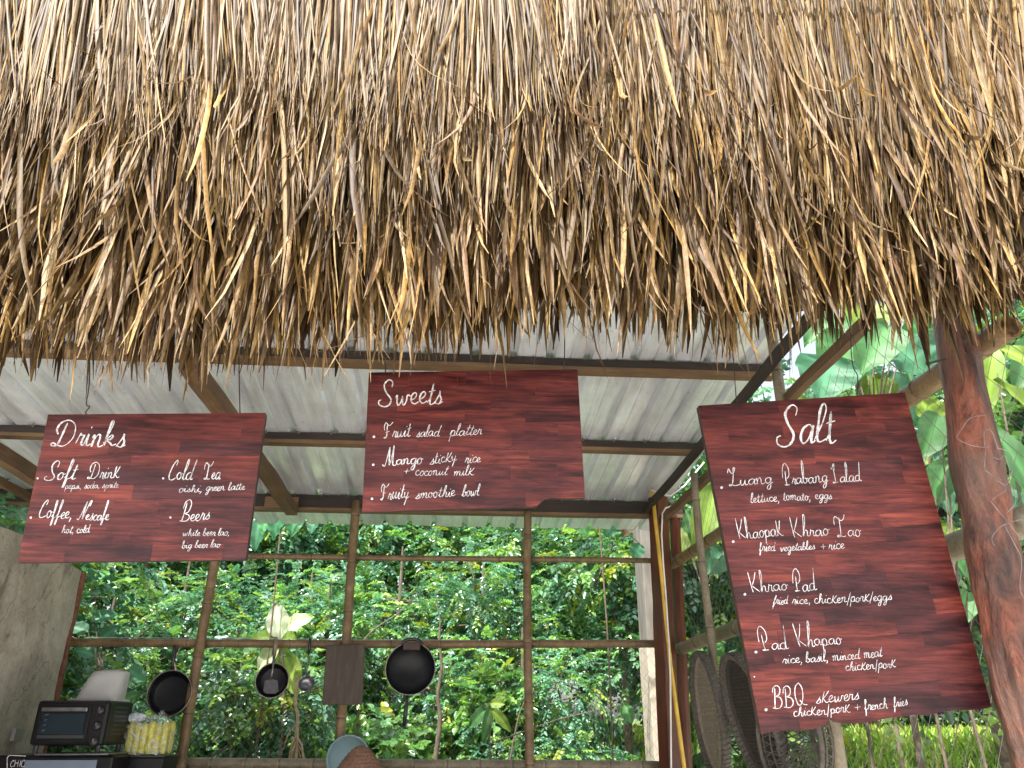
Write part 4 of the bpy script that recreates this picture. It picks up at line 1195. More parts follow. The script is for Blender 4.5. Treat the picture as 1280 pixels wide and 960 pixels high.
b = MB(); b.box((xl + 0.045, OY - 0.012, zb3 + 0.055), (xd - 0.02, OY - 0.0085, zt3 - 0.065)); b.build("glass", gm, dr)
b = MB(); b.box((xl + 0.04, OY - 0.03, zt3 - 0.055), (xd - 0.01, OY - 0.012, zt3 - 0.035)); b.build("door_handle", M_STEEL, dr, bevel=0.004)
b = MB(); b.box((xl + 0.04, OY - 0.011, zb3 + 0.034), (xd - 0.01, OY - 0.0085, zb3 + 0.05)); b.build("lower_strip", simple("grey_strip", (0.05, 0.055, 0.065), 0.3, 0.3, 9, 0.1, 0), dr)
for i in range(5):
    b = MB(); zz = zb3 + 0.07 + i * 0.025
    b.tube([(xl + 0.06, OY - 0.0135, zz), (xl + 0.075, OY - 0.0135, zz + 0.006)], 0.002, 4); b.build("rack_mark", M_STEEL, dr)
for i in range(3):
    zz = zt3 - 0.05 - i * 0.075; xk = (xd + xr) / 2 + 0.002
    Mx = Matrix.Translation((xk, OY - 0.0005, zz)) @ Matrix.Rotation(math.pi / 2, 4, 'X')
    b = MB(); b.lathe([(0.024, 0), (0.022, 0.012), (0.016, 0.02), (0.001, 0.02)], 20, Mx); kb = b.build("knob", M_BLACKPL, oven, smooth=True)
    b = MB(); b.box((xk - 0.002, OY - 0.024, zz), (xk + 0.003, OY - 0.0208, zz + 0.016)); b.build("knob_mark", M_STEEL, kb)
for (x, y) in ((xl + 0.03, OY + 0.03), (xr - 0.03, OY + 0.03), (xl + 0.03, OY + 0.30), (xr - 0.03, OY + 0.30)):
    b = MB(); b.lathe([(0.014, 0), (0.012, -(zb3 - zt2) + 0.001), (0.001, -(zb3 - zt2) + 0.001)], 10, Matrix.Translation((x, y, zb3))); b.build("foot", M_BLACKPL, oven)
for i in range(7):
    b = MB(); zz = zb3 + 0.05 + i * 0.022
    b.box((xr + 0.0003, OY + 0.08, zz), (xr + 0.002, OY + 0.26, zz + 0.008)); b.build("vent_slot", M_BLACKPL, oven)
settle(oven)
# steel tray between stove and oven
b = MB(); b.box((xl + 0.06, OY - 0.03, zt2 + 0.001), (xr + 0.05, OY + 0.25, zt2 + 0.010)); 
tag(b.build("steel_tray", M_STEEL, bevel=0.003), "shiny flat steel tray lying between the black appliance and the toaster oven", "tray")

# pale plastic container on the oven
c0 = at(95, 876, Y=4.82); c1 = at(150, 876, Y=4.82); c2 = at(155, 838, Y=4.82); c3 = at(112, 838, Y=4.82)
tub = thing("plastic_tub", "pale grey upturned plastic tub with rounded corners on top of the toaster oven", "tub", ((c0.x + c1.x) / 2, 4.82, zt3))
b = MB(); vs = []; fs = []
def rrect(x0, x1, y0, y1, r_, z_):
    out = []
    for (cx_, cy_, a0) in ((x1 - r_, y1 - r_, 0), (x0 + r_, y1 - r_, 90), (x0 + r_, y0 + r_, 180), (x1 - r_, y0 + r_, 270)):
        for k_ in range(6):
            w = math.radians(a0 + 18 * k_); out.append((cx_ + r_ * math.cos(w), cy_ + r_ * math.sin(w), z_))
    return out
zt4 = c2.z; hh = zt4 - zt3
x0_, x1_ = c0.x, c1.x + 0.01
ringz = [(0.0, 0.0, 0.0), (0.006, 0.0, 0.0), (0.10 * 1, 0.012, 0), (0.7, 0.028, 0), (0.93, 0.04, 0), (1.0, 0.07, 0)]
for (tz, ins, _) in ringz:
    vs += rrect(x0_ + ins + 0.03 * tz, x1_ - ins * 0.5 + 0.03 * tz, 4.72 + ins, 4.93 - ins, 0.06, zt3 + 0.002 + hh * tz)
for i in range(len(ringz) - 1):
    for k_ in range(24): fs.append((i*24+k_, i*24+(k_+1) % 24, (i+1)*24+(k_+1) % 24, (i+1)*24+k_))
fs.append(tuple((len(ringz)-1)*24 + k_ for k_ in range(24)))
b.add(vs, fs)
M_TUB = simple("pale_plastic", (0.42, 0.42, 0.43), 0.4, 0, 8, 0.1, 0.03)
b.build("tub_body", M_TUB, tub, smooth=True)
b = MB(); b.add([(x * 1, y, z) for x, y, z in rrect(x0_ - 0.01, x1_ + 0.01, 4.71, 4.94, 0.04, zt3 + 0.001)] + rrect(x0_ - 0.01, x1_ + 0.01, 4.71, 4.94, 0.04, zt3 + 0.012),
    [(k_, (k_+1) % 24, 24 + (k_+1) % 24, 24 + k_) for k_ in range(24)] + [tuple(24 + k_ for k_ in range(24))]); b.build("tub_rim", M_TUB, tub)
settle(tub)

# yellow packets in clear plastic
y0p = at(158, 943, Y=4.95); y1p = at(205, 943, Y=4.95); ytop = at(180, 901, Y=4.95).z; ybot = y0p.z
shelf2 = thing("crate", "dark low crate carrying the yellow plastic pack right of the oven", "crate", ((y0p.x + y1p.x) / 2, 4.97, zc))
b = MB(); b.box((y0p.x - 0.03, 4.86, zc + 0.003), (y1p.x + 0.03, 5.12, ybot - 0.014)); b.build("crate_body", M_APPL, shelf2, bevel=0.006)
b = MB(); b.box((y0p.x - 0.035, 4.855, ybot - 0.013), (y1p.x + 0.035, 5.125, ybot - 0.003)); b.build("crate_lid", M_BLACKPL, shelf2, bevel=0.003)
settle(shelf2)
pack = thing("packet_bundle", "bundle of yellow packets in crumpled clear plastic right of the toaster oven", "packet bundle", ((y0p.x + y1p.x) / 2, 4.97, ybot))
M_YEL, nt, p = newmat("yellow_packet")
f = noise(nt, coords(nt), 22, 5, 0.7, 1.0)
nt.links.new(ramp(nt, f, [(0.3, (0.34, 0.30, 0.02)), (0.50, (0.66, 0.62, 0.03)), (0.66, (0.72, 0.70, 0.20)), (0.75, (0.22, 0.34, 0.05))]), p.inputs["Base Color"]); p.inputs["Roughness"].default_value = 0.35
bump(nt, p, f, 0.6, 0.02)
npk = 6; wv = (y1p.x - y0p.x + 0.02) / npk
for i in range(npk):
    for row in range(2):
        xx = y0p.x + wv * (i + 0.5) - 0.005; yy = 4.92 + row * 0.10
        b = MB(); H_ = ytop - ybot + random.uniform(-0.02, 0.0)
        b.lathe([(0.001, 0.0), (wv * 0.42, 0.003), (wv * 0.52, 0.02), (wv * 0.5, H_ * 0.5), (wv * 0.53, H_ * 0.85), (wv * 0.35, H_), (0.001, H_ + 0.003)], 12, Matrix.Translation((xx, yy, ybot)), squash=(1, 1.1))
        b.build("packet", M_YEL, pack, smooth=True)
# film: crumpled shell
M_FILM, nt, p = newmat("clear_film")
p.inputs["Base Color"].default_value = (0.85, 0.9, 0.95, 1); p.inputs["Roughness"].default_value = 0.15
trn = N(nt, "ShaderNodeBsdfTransparent"); mx = N(nt, "ShaderNodeMixShader")
ff = noise(nt, coords(nt), 26, 6, 0.75, 1.5)
fr2 = ramp(nt, ff, [(0.45, (0.05,)*3), (0.62, (0.6,)*3)])
nt.links.new(fr2, mx.inputs[0]); nt.links.new(trn.outputs[0], mx.inputs[1]); nt.links.new(p.outputs[0], mx.inputs[2])
nt.links.new(mx.outputs[0], nt.nodes["Material Output"].inputs[0]); bump(nt, p, ff, 0.9, 0.03)
b = MB(); vs = []; fs = []; nr_, nc_ = 12, 48
for j in range(nr_ + 1):
    z_ = ybot + 0.001 + (ytop - ybot + 0.035) * j / nr_
    gat = 1.0 if j < 9 else 1.0 - 0.10 * (j - 8) ** 1.15
    for k_ in range(nc_):
        w = 2 * math.pi * k_ / nc_
        ex = (abs(math.cos(w)) ** 0.5) * (1 if math.cos(w) > 0 else -1); ey = (abs(math.sin(w)) ** 0.5) * (1 if math.sin(w) > 0 else -1)
        rj = 1 + random.uniform(-0.03, 0.03)
        vs.append(((y0p.x + y1p.x) / 2 + ex * ((y1p.x - y0p.x) / 2 + 0.022) * gat * rj, 4.97 + ey * 0.115 * gat * rj, z_ + random.uniform(-0.006, 0.006) + (0.02 * math.cos(w * 2 + 1) if j > 8 else 0)))
for j in range(nr_):
    for k_ in range(nc_): fs.append((j*nc_+k_, j*nc_+(k_+1) % nc_, (j+1)*nc_+(k_+1) % nc_, (j+1)*nc_+k_))
b.add(vs, fs); b.build("plastic_wrap", M_FILM, pack)
cc_ = at(169, 897, Y=4.93); b = MB(); vs = []
for j in range(7):
    for k_ in range(20):
        w = 2 * math.pi * k_ / 20; ph_ = math.pi * j / 6
        r_ = 0.045 * (1 + random.uniform(-0.18, 0.18))
        vs.append((cc_.x + 1.25 * r_ * math.sin(ph_) * math.cos(w), cc_.y + r_ * math.sin(ph_) * math.sin(w), cc_.z + 0.55 * r_ * math.cos(ph_)))
b.add(vs, [(j*20+k_, j*20+(k_+1) % 20, (j+1)*20+(k_+1) % 20, (j+1)*20+k_) for j in range(6) for k_ in range(20)])
b.build("film_roll", simple("crumpled_film", (0.50, 0.56, 0.62), 0.25, 0, 40, 0.4, 0.8), pack)
settle(pack)

# brown cone lid and pale blue basin at the bottom
c_ = at(452, 931, Y=4.9); cb2_ = at(452, 975, Y=4.9)
M_STRAWLID = simple("brown_woven_lid", (0.20, 0.11, 0.075), 0.8, 0, 120, 0.6, 0.8)
rb = pxsize(36, c_)
hh = c_.z - cb2_.z
basket = thing("steamer_basket", "brown speckled cone shaped steamer basket poking up at the bottom beside the bamboo pole", "basket", (c_.x, 4.9, zc))
b = MB(); b.lathe([(0.001, hh), (rb * .22, hh * .93), (rb * .42, hh * .77), (rb * .66, hh * .5), (rb * .85, hh * .2), (rb, 0), (rb, -0.02)], 32, Matrix.Translation((c_.x, 4.9, cb2_.z))); b.build("cone", M_STRAWLID, basket, smooth=True)
for k_ in range(9):
    hz = hh * (0.05 + 0.1 * k_); 
    rr_ = np.interp(hz, [0, hh*.2, hh*.5, hh*.77, hh*.93, hh], [rb, rb*.85, rb*.66, rb*.42, rb*.22, 0.001]) + 0.001
    pts = [(c_.x + rr_ * math.cos(w), 4.9 + rr_ * math.sin(w), cb2_.z + hz) for w in np.linspace(0, 2 * math.pi, 25)]
    b = MB(); b.tube(pts, 0.004, 5, caps=False); b.build("weave_ring", M_STRAWLID, basket)
b = MB(); b.lathe([(rb * 0.5, zc - cb2_.z + 0.003), (rb * 0.98, -0.02)], 24, Matrix.Translation((c_.x, 4.9, cb2_.z))); b.build("pot", M_STEEL, basket, smooth=True)
settle(basket)
c_ = at(435, 948, Y=5.24); R_ = pxsize(26, c_)
b = MB(); Mx = facing(c_, 0.12); b.lathe([(0.001, -0.06), (R_ * .78, -0.06), (R_ * .95, -0.01), (R_, 0), (R_ + .006, -0.004), (R_ * .8, -0.066), (0.001, -0.066)], 36, Mx)
tag(b.build("basin", simple("pale_blue_plastic", (0.24, 0.36, 0.40), 0.4, 0, 8, 0.1, 0.02), smooth=True), "pale blue round plastic basin propped behind the brown cone basket", "basin")

# ------------------------------------------------------------------ woven trays hanging on the side wall
def tray(label, px, py, rpx, X, yaw, roll, matf, matr, lean=0.0):
    c_ = at(px, py, X=X); R_ = pxsize(rpx, c_)
    root = thing("woven_tray", label, "woven tray", c_)
    Mx = Matrix.Translation(c_) @ Matrix.Rotation(yaw, 4, 'Z') @ Matrix.Rotation(-math.pi / 2 + lean, 4, 'Y') @ Matrix.Rotation(roll, 4, 'Z')
    b = MB(); b.lathe([(0.001, -0.03), (R_ * 0.9, -0.028), (R_ * 0.96, -0.01)], 48, Mx); b.build("woven_floor", matf, root)
    b = MB(); b.lathe([(R_ * .95, -0.03), (R_ * .95, 0.012), (R_ * 1.0, 0.014), (R_ * 1.01, 0.0), (R_ * 1.0, -0.03), (R_ * .95, -0.03)], 48, Mx); b.build("rim_band", matr, root, smooth=True)
    b = MB()
    for k_ in range(72):
        w = 2 * math.pi * k_ / 72
        pts = [Mx @ Vector((R_ * r_ * math.cos(w + dw), R_ * r_ * math.sin(w + dw), z_)) for (r_, z_, dw) in ((.94, -.01, 0), (.945, .014, .02), (1.0, .019, .04), (1.018, 0, .06), (1.005, -.033, .08))]
        b.tube(pts, 0.0026, 4, caps=False)
    b.build("rim_lashing", matr, root, kind="stuff")
    # weave ribs on the floor
    b = MB()
    for k_ in range(-16, 17):
        xq = k_ / 17 * R_ * 0.9; yl_ = math.sqrt(max(0, (R_ * 0.9) ** 2 - xq * xq))
        b.tube([Mx @ Vector((xq, -yl_, -0.026)), Mx @ Vector((xq, yl_, -0.026))], 0.0025, 4, caps=False)
        b.tube([Mx @ Vector((-yl_, xq, -0.0255)), Mx @ Vector((yl_, xq, -0.0255))], 0.0022, 4, caps=False)
    b.build("weave_strips", matf, root, kind="stuff")
    settle(root); return root
M_W1 = simple("grey_weave", (0.22, 0.185, 0.14), 0.8, 0, 70, 0.35, 0.6)
M_W2 = simple("dark_weave", (0.035, 0.028, 0.022), 0.75, 0, 60, 0.5, 0.6)
M_WR = simple("grey_rim_cane", (0.085, 0.074, 0.062), 0.7, 0, 60, 0.45, 0.4)
tray("grey woven bamboo tray hanging on edge, leftmost by the rear corner", 884, 893, 74, 1.36, -0.09, 0, M_W1, M_WR, -0.08)
tray("large dark woven bamboo tray hanging partly behind the Salt board", 938, 900, 80, 1.36, -0.04, 0, M_W2, M_WR, -0.24)
# openwork basket below the Salt sign
c_ = at(985, 925, X=1.34); R_ = pxsize(66, c_)
ob = thing("cane_basket", "open cane basket with looped strips showing below the Salt board", "basket", c_)
Mx = Matrix.Translation(c_) @ Matrix.Rotation(0.2, 4, 'Z') @ Matrix.Rotation(-math.pi / 2, 4, 'Y')
for z_, r_ in ((0, 1.0), (-0.02, 1.0), (-0.05, 0.97), (-0.08, 0.92), (-0.11, 0.82)):
    b = MB(); b.tube([Mx @ Vector((R_ * r_ * math.cos(w), R_ * r_ * math.sin(w), z_)) for w in np.linspace(0, 2*math.pi, 41)], 0.005 if z_ else 0.010, 6, caps=False); b.build("hoop", M_WR, ob, smooth=True)
b = MB()
for k_ in range(36):
    w = 2 * math.pi * k_ / 36
    pts = [Mx @ Vector((R_ * r_ * math.cos(w + d_), R_ * r_ * math.sin(w + d_), z_)) for (r_, z_, d_) in ((1, 0, 0), (.97, -.05, .1), (.82, -.11, .2), (.4, -.13, .5), (.05, -.13, 1.2))]
    b.tube(pts, 0.003, 4, caps=False)
    pts = [Mx @ Vector((R_ * r_ * math.cos(w - d_), R_ * r_ * math.sin(w - d_), z_)) for (r_, z_, d_) in ((1, 0, 0), (.97, -.05, .1), (.82, -.11, .2), (.4, -.13, .5))]
    b.tube(pts, 0.003, 4, caps=False)
b.build("cane_strips", M_WR, ob, kind="stuff"); settle(ob)
# wire basket behind between the trays
c_ = at(925, 880, X=1.50); R_ = pxsize(60, c_)
wb = thing("cane_basket", "dark loosely woven cane basket between the two woven trays", "basket", c_)
Mx = Matrix.Translation(c_) @ Matrix.Rotation(0.1, 4, 'Z') @ Matrix.Rotation(-math.pi / 2, 4, 'Y')
for z_, r_ in ((0, 1.0), (0.05, 0.96), (0.10, 0.9), (0.15, 0.8)):
    b = MB(); b.tube([Mx @ Vector((R_ * r_ * math.cos(w), R_ * r_ * math.sin(w), -z_)) for w in np.linspace(0, 2*math.pi, 41)], 0.004, 6, caps=False); b.build("hoop", M_W2, wb, smooth=True)
b = MB()
for k_ in range(48):
    w = 2 * math.pi * k_ / 48; e_ = random.uniform(.1, .4)
    for sg in (1, -1):
        pts = [Mx @ Vector((R_ * r_ * math.cos(w + sg*d_), R_ * r_ * math.sin(w + sg*d_), z_)) for (r_, z_, d_) in ((1, 0, 0), (.96, -.05, e_ * .5), (.8, -.15, e_), (.3, -.16, e_*2))]
        b.tube(pts, 0.0028, 4, caps=False)
b.build("cane_strips", M_W2, wb, kind="stuff"); settle(wb)

# ------------------------------------------------------------------ vegetation
LP = [(.056,.124,.060), (.082,.152,.046), (.050,.122,.082), (.105,.168,.040), (.046,.108,.080), (.070,.140,.108)]
def leaf_verts(p0, d, nrm, L, W, droop=0.25, fold=0.25):
    """hex leaf folded on its midrib: 6 verts"""
    s = d.cross(nrm); s.normalize()
    u = nrm
    a = p0
    l1 = p0 + d * L * .35 + s * W * .5 + u * W * fold
    r1 = p0 + d * L * .35 - s * W * .5 + u * W * fold
    l2 = p0 + d * L * .72 + s * W * .38 + u * (W * fold * .8 - L * droop * .4)
    r2 = p0 + d * L * .72 - s * W * .38 + u * (W * fold * .8 - L * droop * .4)
    tp = p0 + d * L - u * L * droop
    return [a, l1, l2, tp, r2, r1]

def crown_data(seed, R, H, lobes, sprays, leaflets, L, W, pal, droopy=0.0, low=0.25):
    rnd = random.Random(seed)
    V = []; Fq = []; C = []
    cs = []
    for i in range(lobes):
        a = rnd.uniform(0, 2*math.pi); r = R * math.sqrt(rnd.random()) * 0.7
        cs.append((Vector((r * math.cos(a), r * math.sin(a), H * (low + (0.95 - low) * rnd.random()))), R * rnd.uniform(0.28, 0.5)))
    for i in range(sprays):
        c0, lr = rnd.choice(cs)
        d = Vector((rnd.gauss(0, 1), rnd.gauss(0, 1), rnd.gauss(0.25, 0.9))).normalized()
        p = c0 + d * lr * rnd.uniform(0.45, 1.05)
        dr = (d + Vector((rnd.gauss(0, .4), rnd.gauss(0, .4), rnd.gauss(0, .3) - droopy))).normalized()
        sl = L * leaflets * 0.32
        base = rnd.choice(pal); tone = rnd.uniform(0.65, 1.45)
        if rnd.random() < 0.025: base = (.15, .16, .02)
        side = dr.cross(Vector((0, 0, 1)))
        if side.length < 0.05: side = Vector((1, 0, 0))
        side.normalize()
        up = side.cross(dr).normalized()
        for k in range(leaflets):
            t = (k + 0.5) / leaflets
            q = p + dr * sl * t - Vector((0, 0, 1)) * sl * 0.35 * t * t
            sg = 1 if k % 2 else -1
            ld_ = (side * sg * 0.85 + dr * 0.5 + Vector((rnd.gauss(0, .22), rnd.gauss(0, .22), rnd.gauss(-.1, .22)))).normalized()
            if k == leaflets - 1: ld_ = dr
            nn_ = (up + Vector((rnd.gauss(0, .35), rnd.gauss(0, .35), rnd.gauss(0.1, .3)))).normalized()
            nn_ = (nn_ - ld_ * nn_.dot(ld_)).normalized()
            sc = rnd.uniform(0.7, 1.25)
            o = len(V)
            V += leaf_verts(q, ld_, nn_, L * sc, W * sc)
            Fq += [(o, o+1, o+2, o+3), (o, o+3, o+4, o+5)]
            tn = tone * rnd.uniform(0.85, 1.15)
            C += [(base[0]*tn, base[1]*tn, base[2]*tn, 1)] * 6
    me = np_mesh(None, [tuple(v_) for v_ in V], Fq, C, M_LEAF)
    return me, cs

M_BARK = simple("pale_bark", (0.13, 0.10, 0.075), 0.85, 0, 30, 0.45, 0.6)
def trunk_data(cs, H, rad, seed):
    rnd = random.Random(seed)
    b = MB()
    top = Vector((0.1 * rnd.uniform(-1, 1), 0.1 * rnd.uniform(-1, 1), H * 0.75))
    mid_ = Vector((rnd.uniform(-.1, .1), rnd.uniform(-.1, .1), H * 0.35))
    b.tube(crs([Vector((0, 0, -0.3)), mid_, top, Vector((top.x, top.y, H))], 4), [rad * (1 - 0.8 * i / 12) for i in range(13)], 7)
    for c0, lr in cs:
        st = mid_.lerp(top, rnd.uniform(0.1, 1))
        mp_ = st.lerp(c0, 0.5) + Vector((rnd.uniform(-.1, .1), rnd.uniform(-.1, .1), 0.08))
        P = crs([st, mp_, c0], 3)
        b.tube(P, [rad * 0.42 * (1 - 0.75 * i / (len(P) - 1)) for i in range(len(P))], 5)
        for _ in range(3):
            e_ = c0 + Vector((rnd.gauss(0, 1), rnd.gauss(0, 1), rnd.gauss(0.2, 1))).normalized() * lr
            b.tube([c0.lerp(st, 0.2), c0.lerp(e_, 0.5) + Vector((0, 0, 0.02)), e_], [rad * .15, rad * .1, rad * .04], 4)
    me = bpy.data.meshes.new("trunk"); me.from_pydata(b.v, [], b.f); me.materials.append(M_BARK); me.update(); return me

protos = []
specs = [
    (101, 1.00, 1.9, 11, 620, 13, 0.058, 0.042, LP, 0.1, 0.25),
    (102, 0.95, 2.3, 12, 640, 15, 0.048, 0.032, LP[1:] , 0.2, 0.25),
    (103, 1.10, 2.6, 13, 640, 11, 0.068, 0.046, LP, 0.3, 0.25),
    (104, 1.20, 3.2, 15, 700, 15, 0.062, 0.034, LP[:3] + [(.03,.085,.05)], 0.35, 0.25),
    (105, 1.60, 4.2, 18, 900, 13, 0.095, 0.060, LP, 0.2, 0.25),
    (106, 1.70, 4.8, 18, 900, 13, 0.10, 0.062, LP[2:], 0.2, 0.25),
    (108, 0.80, 1.9, 9, 260, 9, 0.105, 0.095, [(.07,.14,.05), (.09,.15,.04), (.06,.13,.06)], 0.1, 0.25),
    (107, 1.50, 4.6, 16, 700, 13, 0.09, 0.056, LP, 0.2, 0.50),
]
for (sd_, R, H, lb, spn, lf, L, W, pal, dp, lo) in specs:
    me, cs = crown_data(sd_, R, H, lb, spn, lf, L, W, pal, dp, lo)
    me.name = "crown"
    protos.append((me, trunk_data(cs, H, 0.03 + 0.008 * H, sd_), H))

LAND = [(-1e9, "left of the wall"), (0, "over the plaster wall"), (95, "above the toaster oven"), (175, "behind the black frying pan"), (262, "just right of the left bamboo pole"),
        (330, "behind the small pan and ladle"), (400, "behind the cutting board"), (465, "behind the wok"), (560, "midway between wok and third pole"), (640, "behind the third bamboo pole"),
        (700, "left of the pillar"), (775, "behind the pillar and red post"), (870, "behind the woven trays"), (960, "behind the left half of the Salt board"), (1060, "behind the right half of the Salt board"),
        (1170, "behind the trunk post"), (1280, "right of the trunk post")]
USED = {}
SIZES = ("low", "short", "mid sized", "full", "tall", "broad", "bushy", "slender")
def place_words(x, y, z):
    v_ = CM.transposed() @ (Vector((x, y, z)) - Vector((0, 0, EYE)))
    px = 640 + F_PX * v_.x / max(0.1, -v_.z)
    out = LAND[0][1]
    for a_, w_ in LAND:
        if px >= a_: out = w_
    return out
def plant(k, x, y, scale, rot, label, cat, group=None, name="shrub", zoff=0.0):
    label = label + " " + place_words(x, y, terr(x, y) + 1.5)
    n_ = USED.get(label, 0); USED[label] = n_ + 1
    if n_: label = ("second ", "third ", "fourth ", "fifth ", "sixth ")[min(n_ - 1, 4)] + label
    me, tm, H = protos[k]
    r = thing(name, label, cat, (x, y, terr(x, y) + zoff), group)
    r.rotation_euler = (0, 0, rot); r.scale = (scale, scale, scale)
    for nm, d in (("crown", me), ("trunk", tm)):
        o = bpy.data.objects.new(nm, d); COL.objects.link(o); o.parent = r
    return r

rnd = random.Random(5)
# front row just beyond the netting
row = 0
for (yy, x0, x1, step, ks, smin, smax) in (
        (7.3, -4.6, 1.2, 0.95, (0, 1, 2), 0.55, 0.8),
        (8.4, -5.4, 1.6, 1.1, (0, 1, 2), 0.75, 1.0),
        (9.8, -6.2, 3.6, 1.25, (2, 3, 1), 0.85, 1.1),
        (11.5, -7.5, 5.0, 1.5, (3, 2), 1.0, 1.3),
        (13.2, -9.5, 10.0, 2.0, (4, 5), 0.9, 1.15),
        (16.5, -12.5, 14.0, 2.5, (4, 5), 1.1, 1.4),
        (21.0, -16, 20.0, 3.2, (4, 5), 1.5, 1.9)):
    x = x0
    grp = ("shrubs of the thicket just behind the bamboo lattice", "shrubs in the second row of the thicket", "shrubs in the third row of the thicket",
           "bushes deep in the thicket", "trees behind the thicket", "tall trees at the back of the thicket", "far trees closing the view")[row]
    lbl = ("nearest leafy shrub,", "second nearest leafy shrub,", "leafy shrub in the thicket's third row,",
           "bush deep in the thicket,", "leafy tree behind the thicket,", "tall tree at the thicket's back,", "farthest large tree,")[row]
    while x < x1:
        k = rnd.choice(ks); yj = yy + rnd.uniform(-.35, .35)
        plant(k, x + rnd.uniform(-.25, .25), yj, rnd.uniform(smin, smax), rnd.uniform(0, 6.28), lbl, "shrub" if row < 4 else "tree", grp, "shrub" if row < 4 else "tree")
        x += step * rnd.uniform(0.8, 1.2)
    row += 1
# right-hand trees beyond the side netting
for i, (x, y, k, s) in enumerate(((3.7, 5.4, 7, 0.9), (4.9, 4.1, 7, 1.0), (5.0, 7.2, 7, 1.0), (6.4, 5.2, 7, 1.1), (3.6, 8.6, 7, 0.9), (8.4, 8.8, 7, 1.2), (5.6, 3.0, 4, 0.8))):
    plant(k, x, y, s, i * 1.3, "leafy netting side tree,", "tree", "trees beyond the side netting", "tree")
# left-hand shrubs beyond the plaster wall
for i, (x, y, k, s) in enumerate(((-4.2, 5.2, 3, 1.1), (-5.2, 6.3, 4, 0.95), (-3.9, 6.6, 2, 1.2))):
    plant(k, x, y, s, i * 2.1, "left hand bush,", "bush", "bushes behind the plaster wall", "bush")

for i, (x, y, s_) in enumerate(((-0.75, 7.5, 0.75), (-3.3, 7.2, 0.7), (0.45, 8.4, 0.8), (-1.9, 8.2, 0.8), (2.6, 6.9, 1.0))):
    plant(6, x, y, s_, i * 1.9, "round leaved bright green bush,", "bush", "round leaved bushes", "bush")
# hedge closing the lawn on the right
for i in range(11):
    plant((2, 1, 3)[i % 3], 4.2 + i * 1.15, 13.4 + 0.5 * math.sin(i * 2.3) - 0.25 * i, 1.0 + 0.15 * math.sin(i * 1.7), i * 0.9, "hedge bush beyond the lawn,", "bush", "hedge bushes beyond the lawn", "bush", -0.6)
# thin pale stems seen in the thicket
def stem(label, pl_, Y, r, name="sapling"):
    b = MB(); P = crs([at(x, y, Y=Y) for x, y in pl_], 4); g0 = P[-1]
    P.append(Vector((g0.x, g0.y, terr(g0.x, g0.y) - 0.1)))
    b.tube(P, [r * (0.2 + 0.8 * i / len(P)) for i in range(len(P))], 7, jitter=0.05)
    tag(b.build(name, M_BARK, smooth=True), label, "sapling")
stem("pale forked sapling trunk right of the hanging wok", [(545, 755), (550, 775), (549, 800), (552, 835), (547, 870), (550, 900), (544, 950)], 7.0, 0.024)
stem("thin slanting pale stem in the thicket above the wok", [(522, 742), (500, 765), (470, 785), (455, 800)], 7.4, 0.012)
stem("thin pale stem between the middle bamboo pole and the pillar", [(668, 860), (650, 890), (636, 960)], 7.0, 0.012)

# large-leaved plants
def big_leaf(parent, base, tip, width, nrm, colr, wav=0.05, arch=0.12, name="leaf", heart=False):
    base = Vector(base); tip = Vector(tip); d = tip - base; L = d.length; d.normalize()
    nrm = Vector(nrm); nrm = (nrm - d * nrm.dot(d)).normalized(); s = d.cross(nrm)
    b = MB(); nu, nv = 12, 6
    ph = random.uniform(0, 6)
    for i in range(nu + 1):
        t = i / nu
        if heart: wv_ = np.interp(t, [0, .06, .2, .4, .65, .85, 1], [.30, .70, .96, 1.0, .74, .36, .01])
        else: wv_ = np.interp(t, [0, .1, .3, .5, .75, .92, 1], [.06, .5, .92, 1.0, .72, .3, .01])
        for j in range(nv + 1):
            q = (j / nv - 0.5) * 2
            h = arch * L * (4 * t * (1 - t)) * 0.5 - arch * L * t * t * 0.8 + abs(q) * width * 0.14 + wav * width * math.sin(t * 19 + ph + q * 2) * abs(q)
            p_ = base + d * L * t + s * (q * wv_ * width * 0.5) + nrm * h
            vein = 1.0 if abs(q) > 0.01 else 1.7
            vein *= 1.0 + 0.12 * math.sin((t * 12 - abs(q) * 2.5) * 3.1)
            b.v.append(tuple(p_)); b.c.append((colr[0] * vein, colr[1] * vein, colr[2] * vein, 1))
    for i in range(nu):
        for j in range(nv):
            a_ = i * (nv + 1) + j; b.f.append((a_, a_+1, a_+nv+2, a_+nv+1))
    return b.build(name, M_BIGLEAF, parent, smooth=True)

def leafy_plant(label, name, cat, Y, leaves, stem_from, colr=(.10, .22, .06), heart=True):
    """leaves: (base px, tip px, width px, depth offset)"""
    g = at(*stem_from, Y=Y)
    root = thing(name, label, cat, (g.x, g.y, terr(g.x, g.y)))
    st = MB(); st.tube(crs([Vector((g.x, g.y, terr(g.x, g.y) - .05)), g.lerp(Vector((g.x, g.y, terr(g.x, g.y))), .4) + Vector((.03, 0, 0)), g], 4), 0.007, 7)
    for lf in leaves:
        (bx, by), (tx, ty), w, dy = lf[:4]
        c_ = lf[4] if len(lf) > 4 else colr
        b0 = at(bx, by, Y=Y + dy); t0 = at(tx, ty, Y=Y + dy + random.uniform(-.06, .06))
        W_ = pxsize(w, b0)
        k = random.uniform(-.35, .35)
        nrm_ = Vector((k, -1.0, 0.55 + random.uniform(-.25, .25)))
        st.tube([g, (g + b0) / 2 + Vector((0, 0, 0.03)), b0], [0.006, 0.005, 0.004], 5)
        big_leaf(root, b0, t0, W_, nrm_, c_, heart=heart)
    st.build("stem", M_BARK, root)
    settle(root); return root

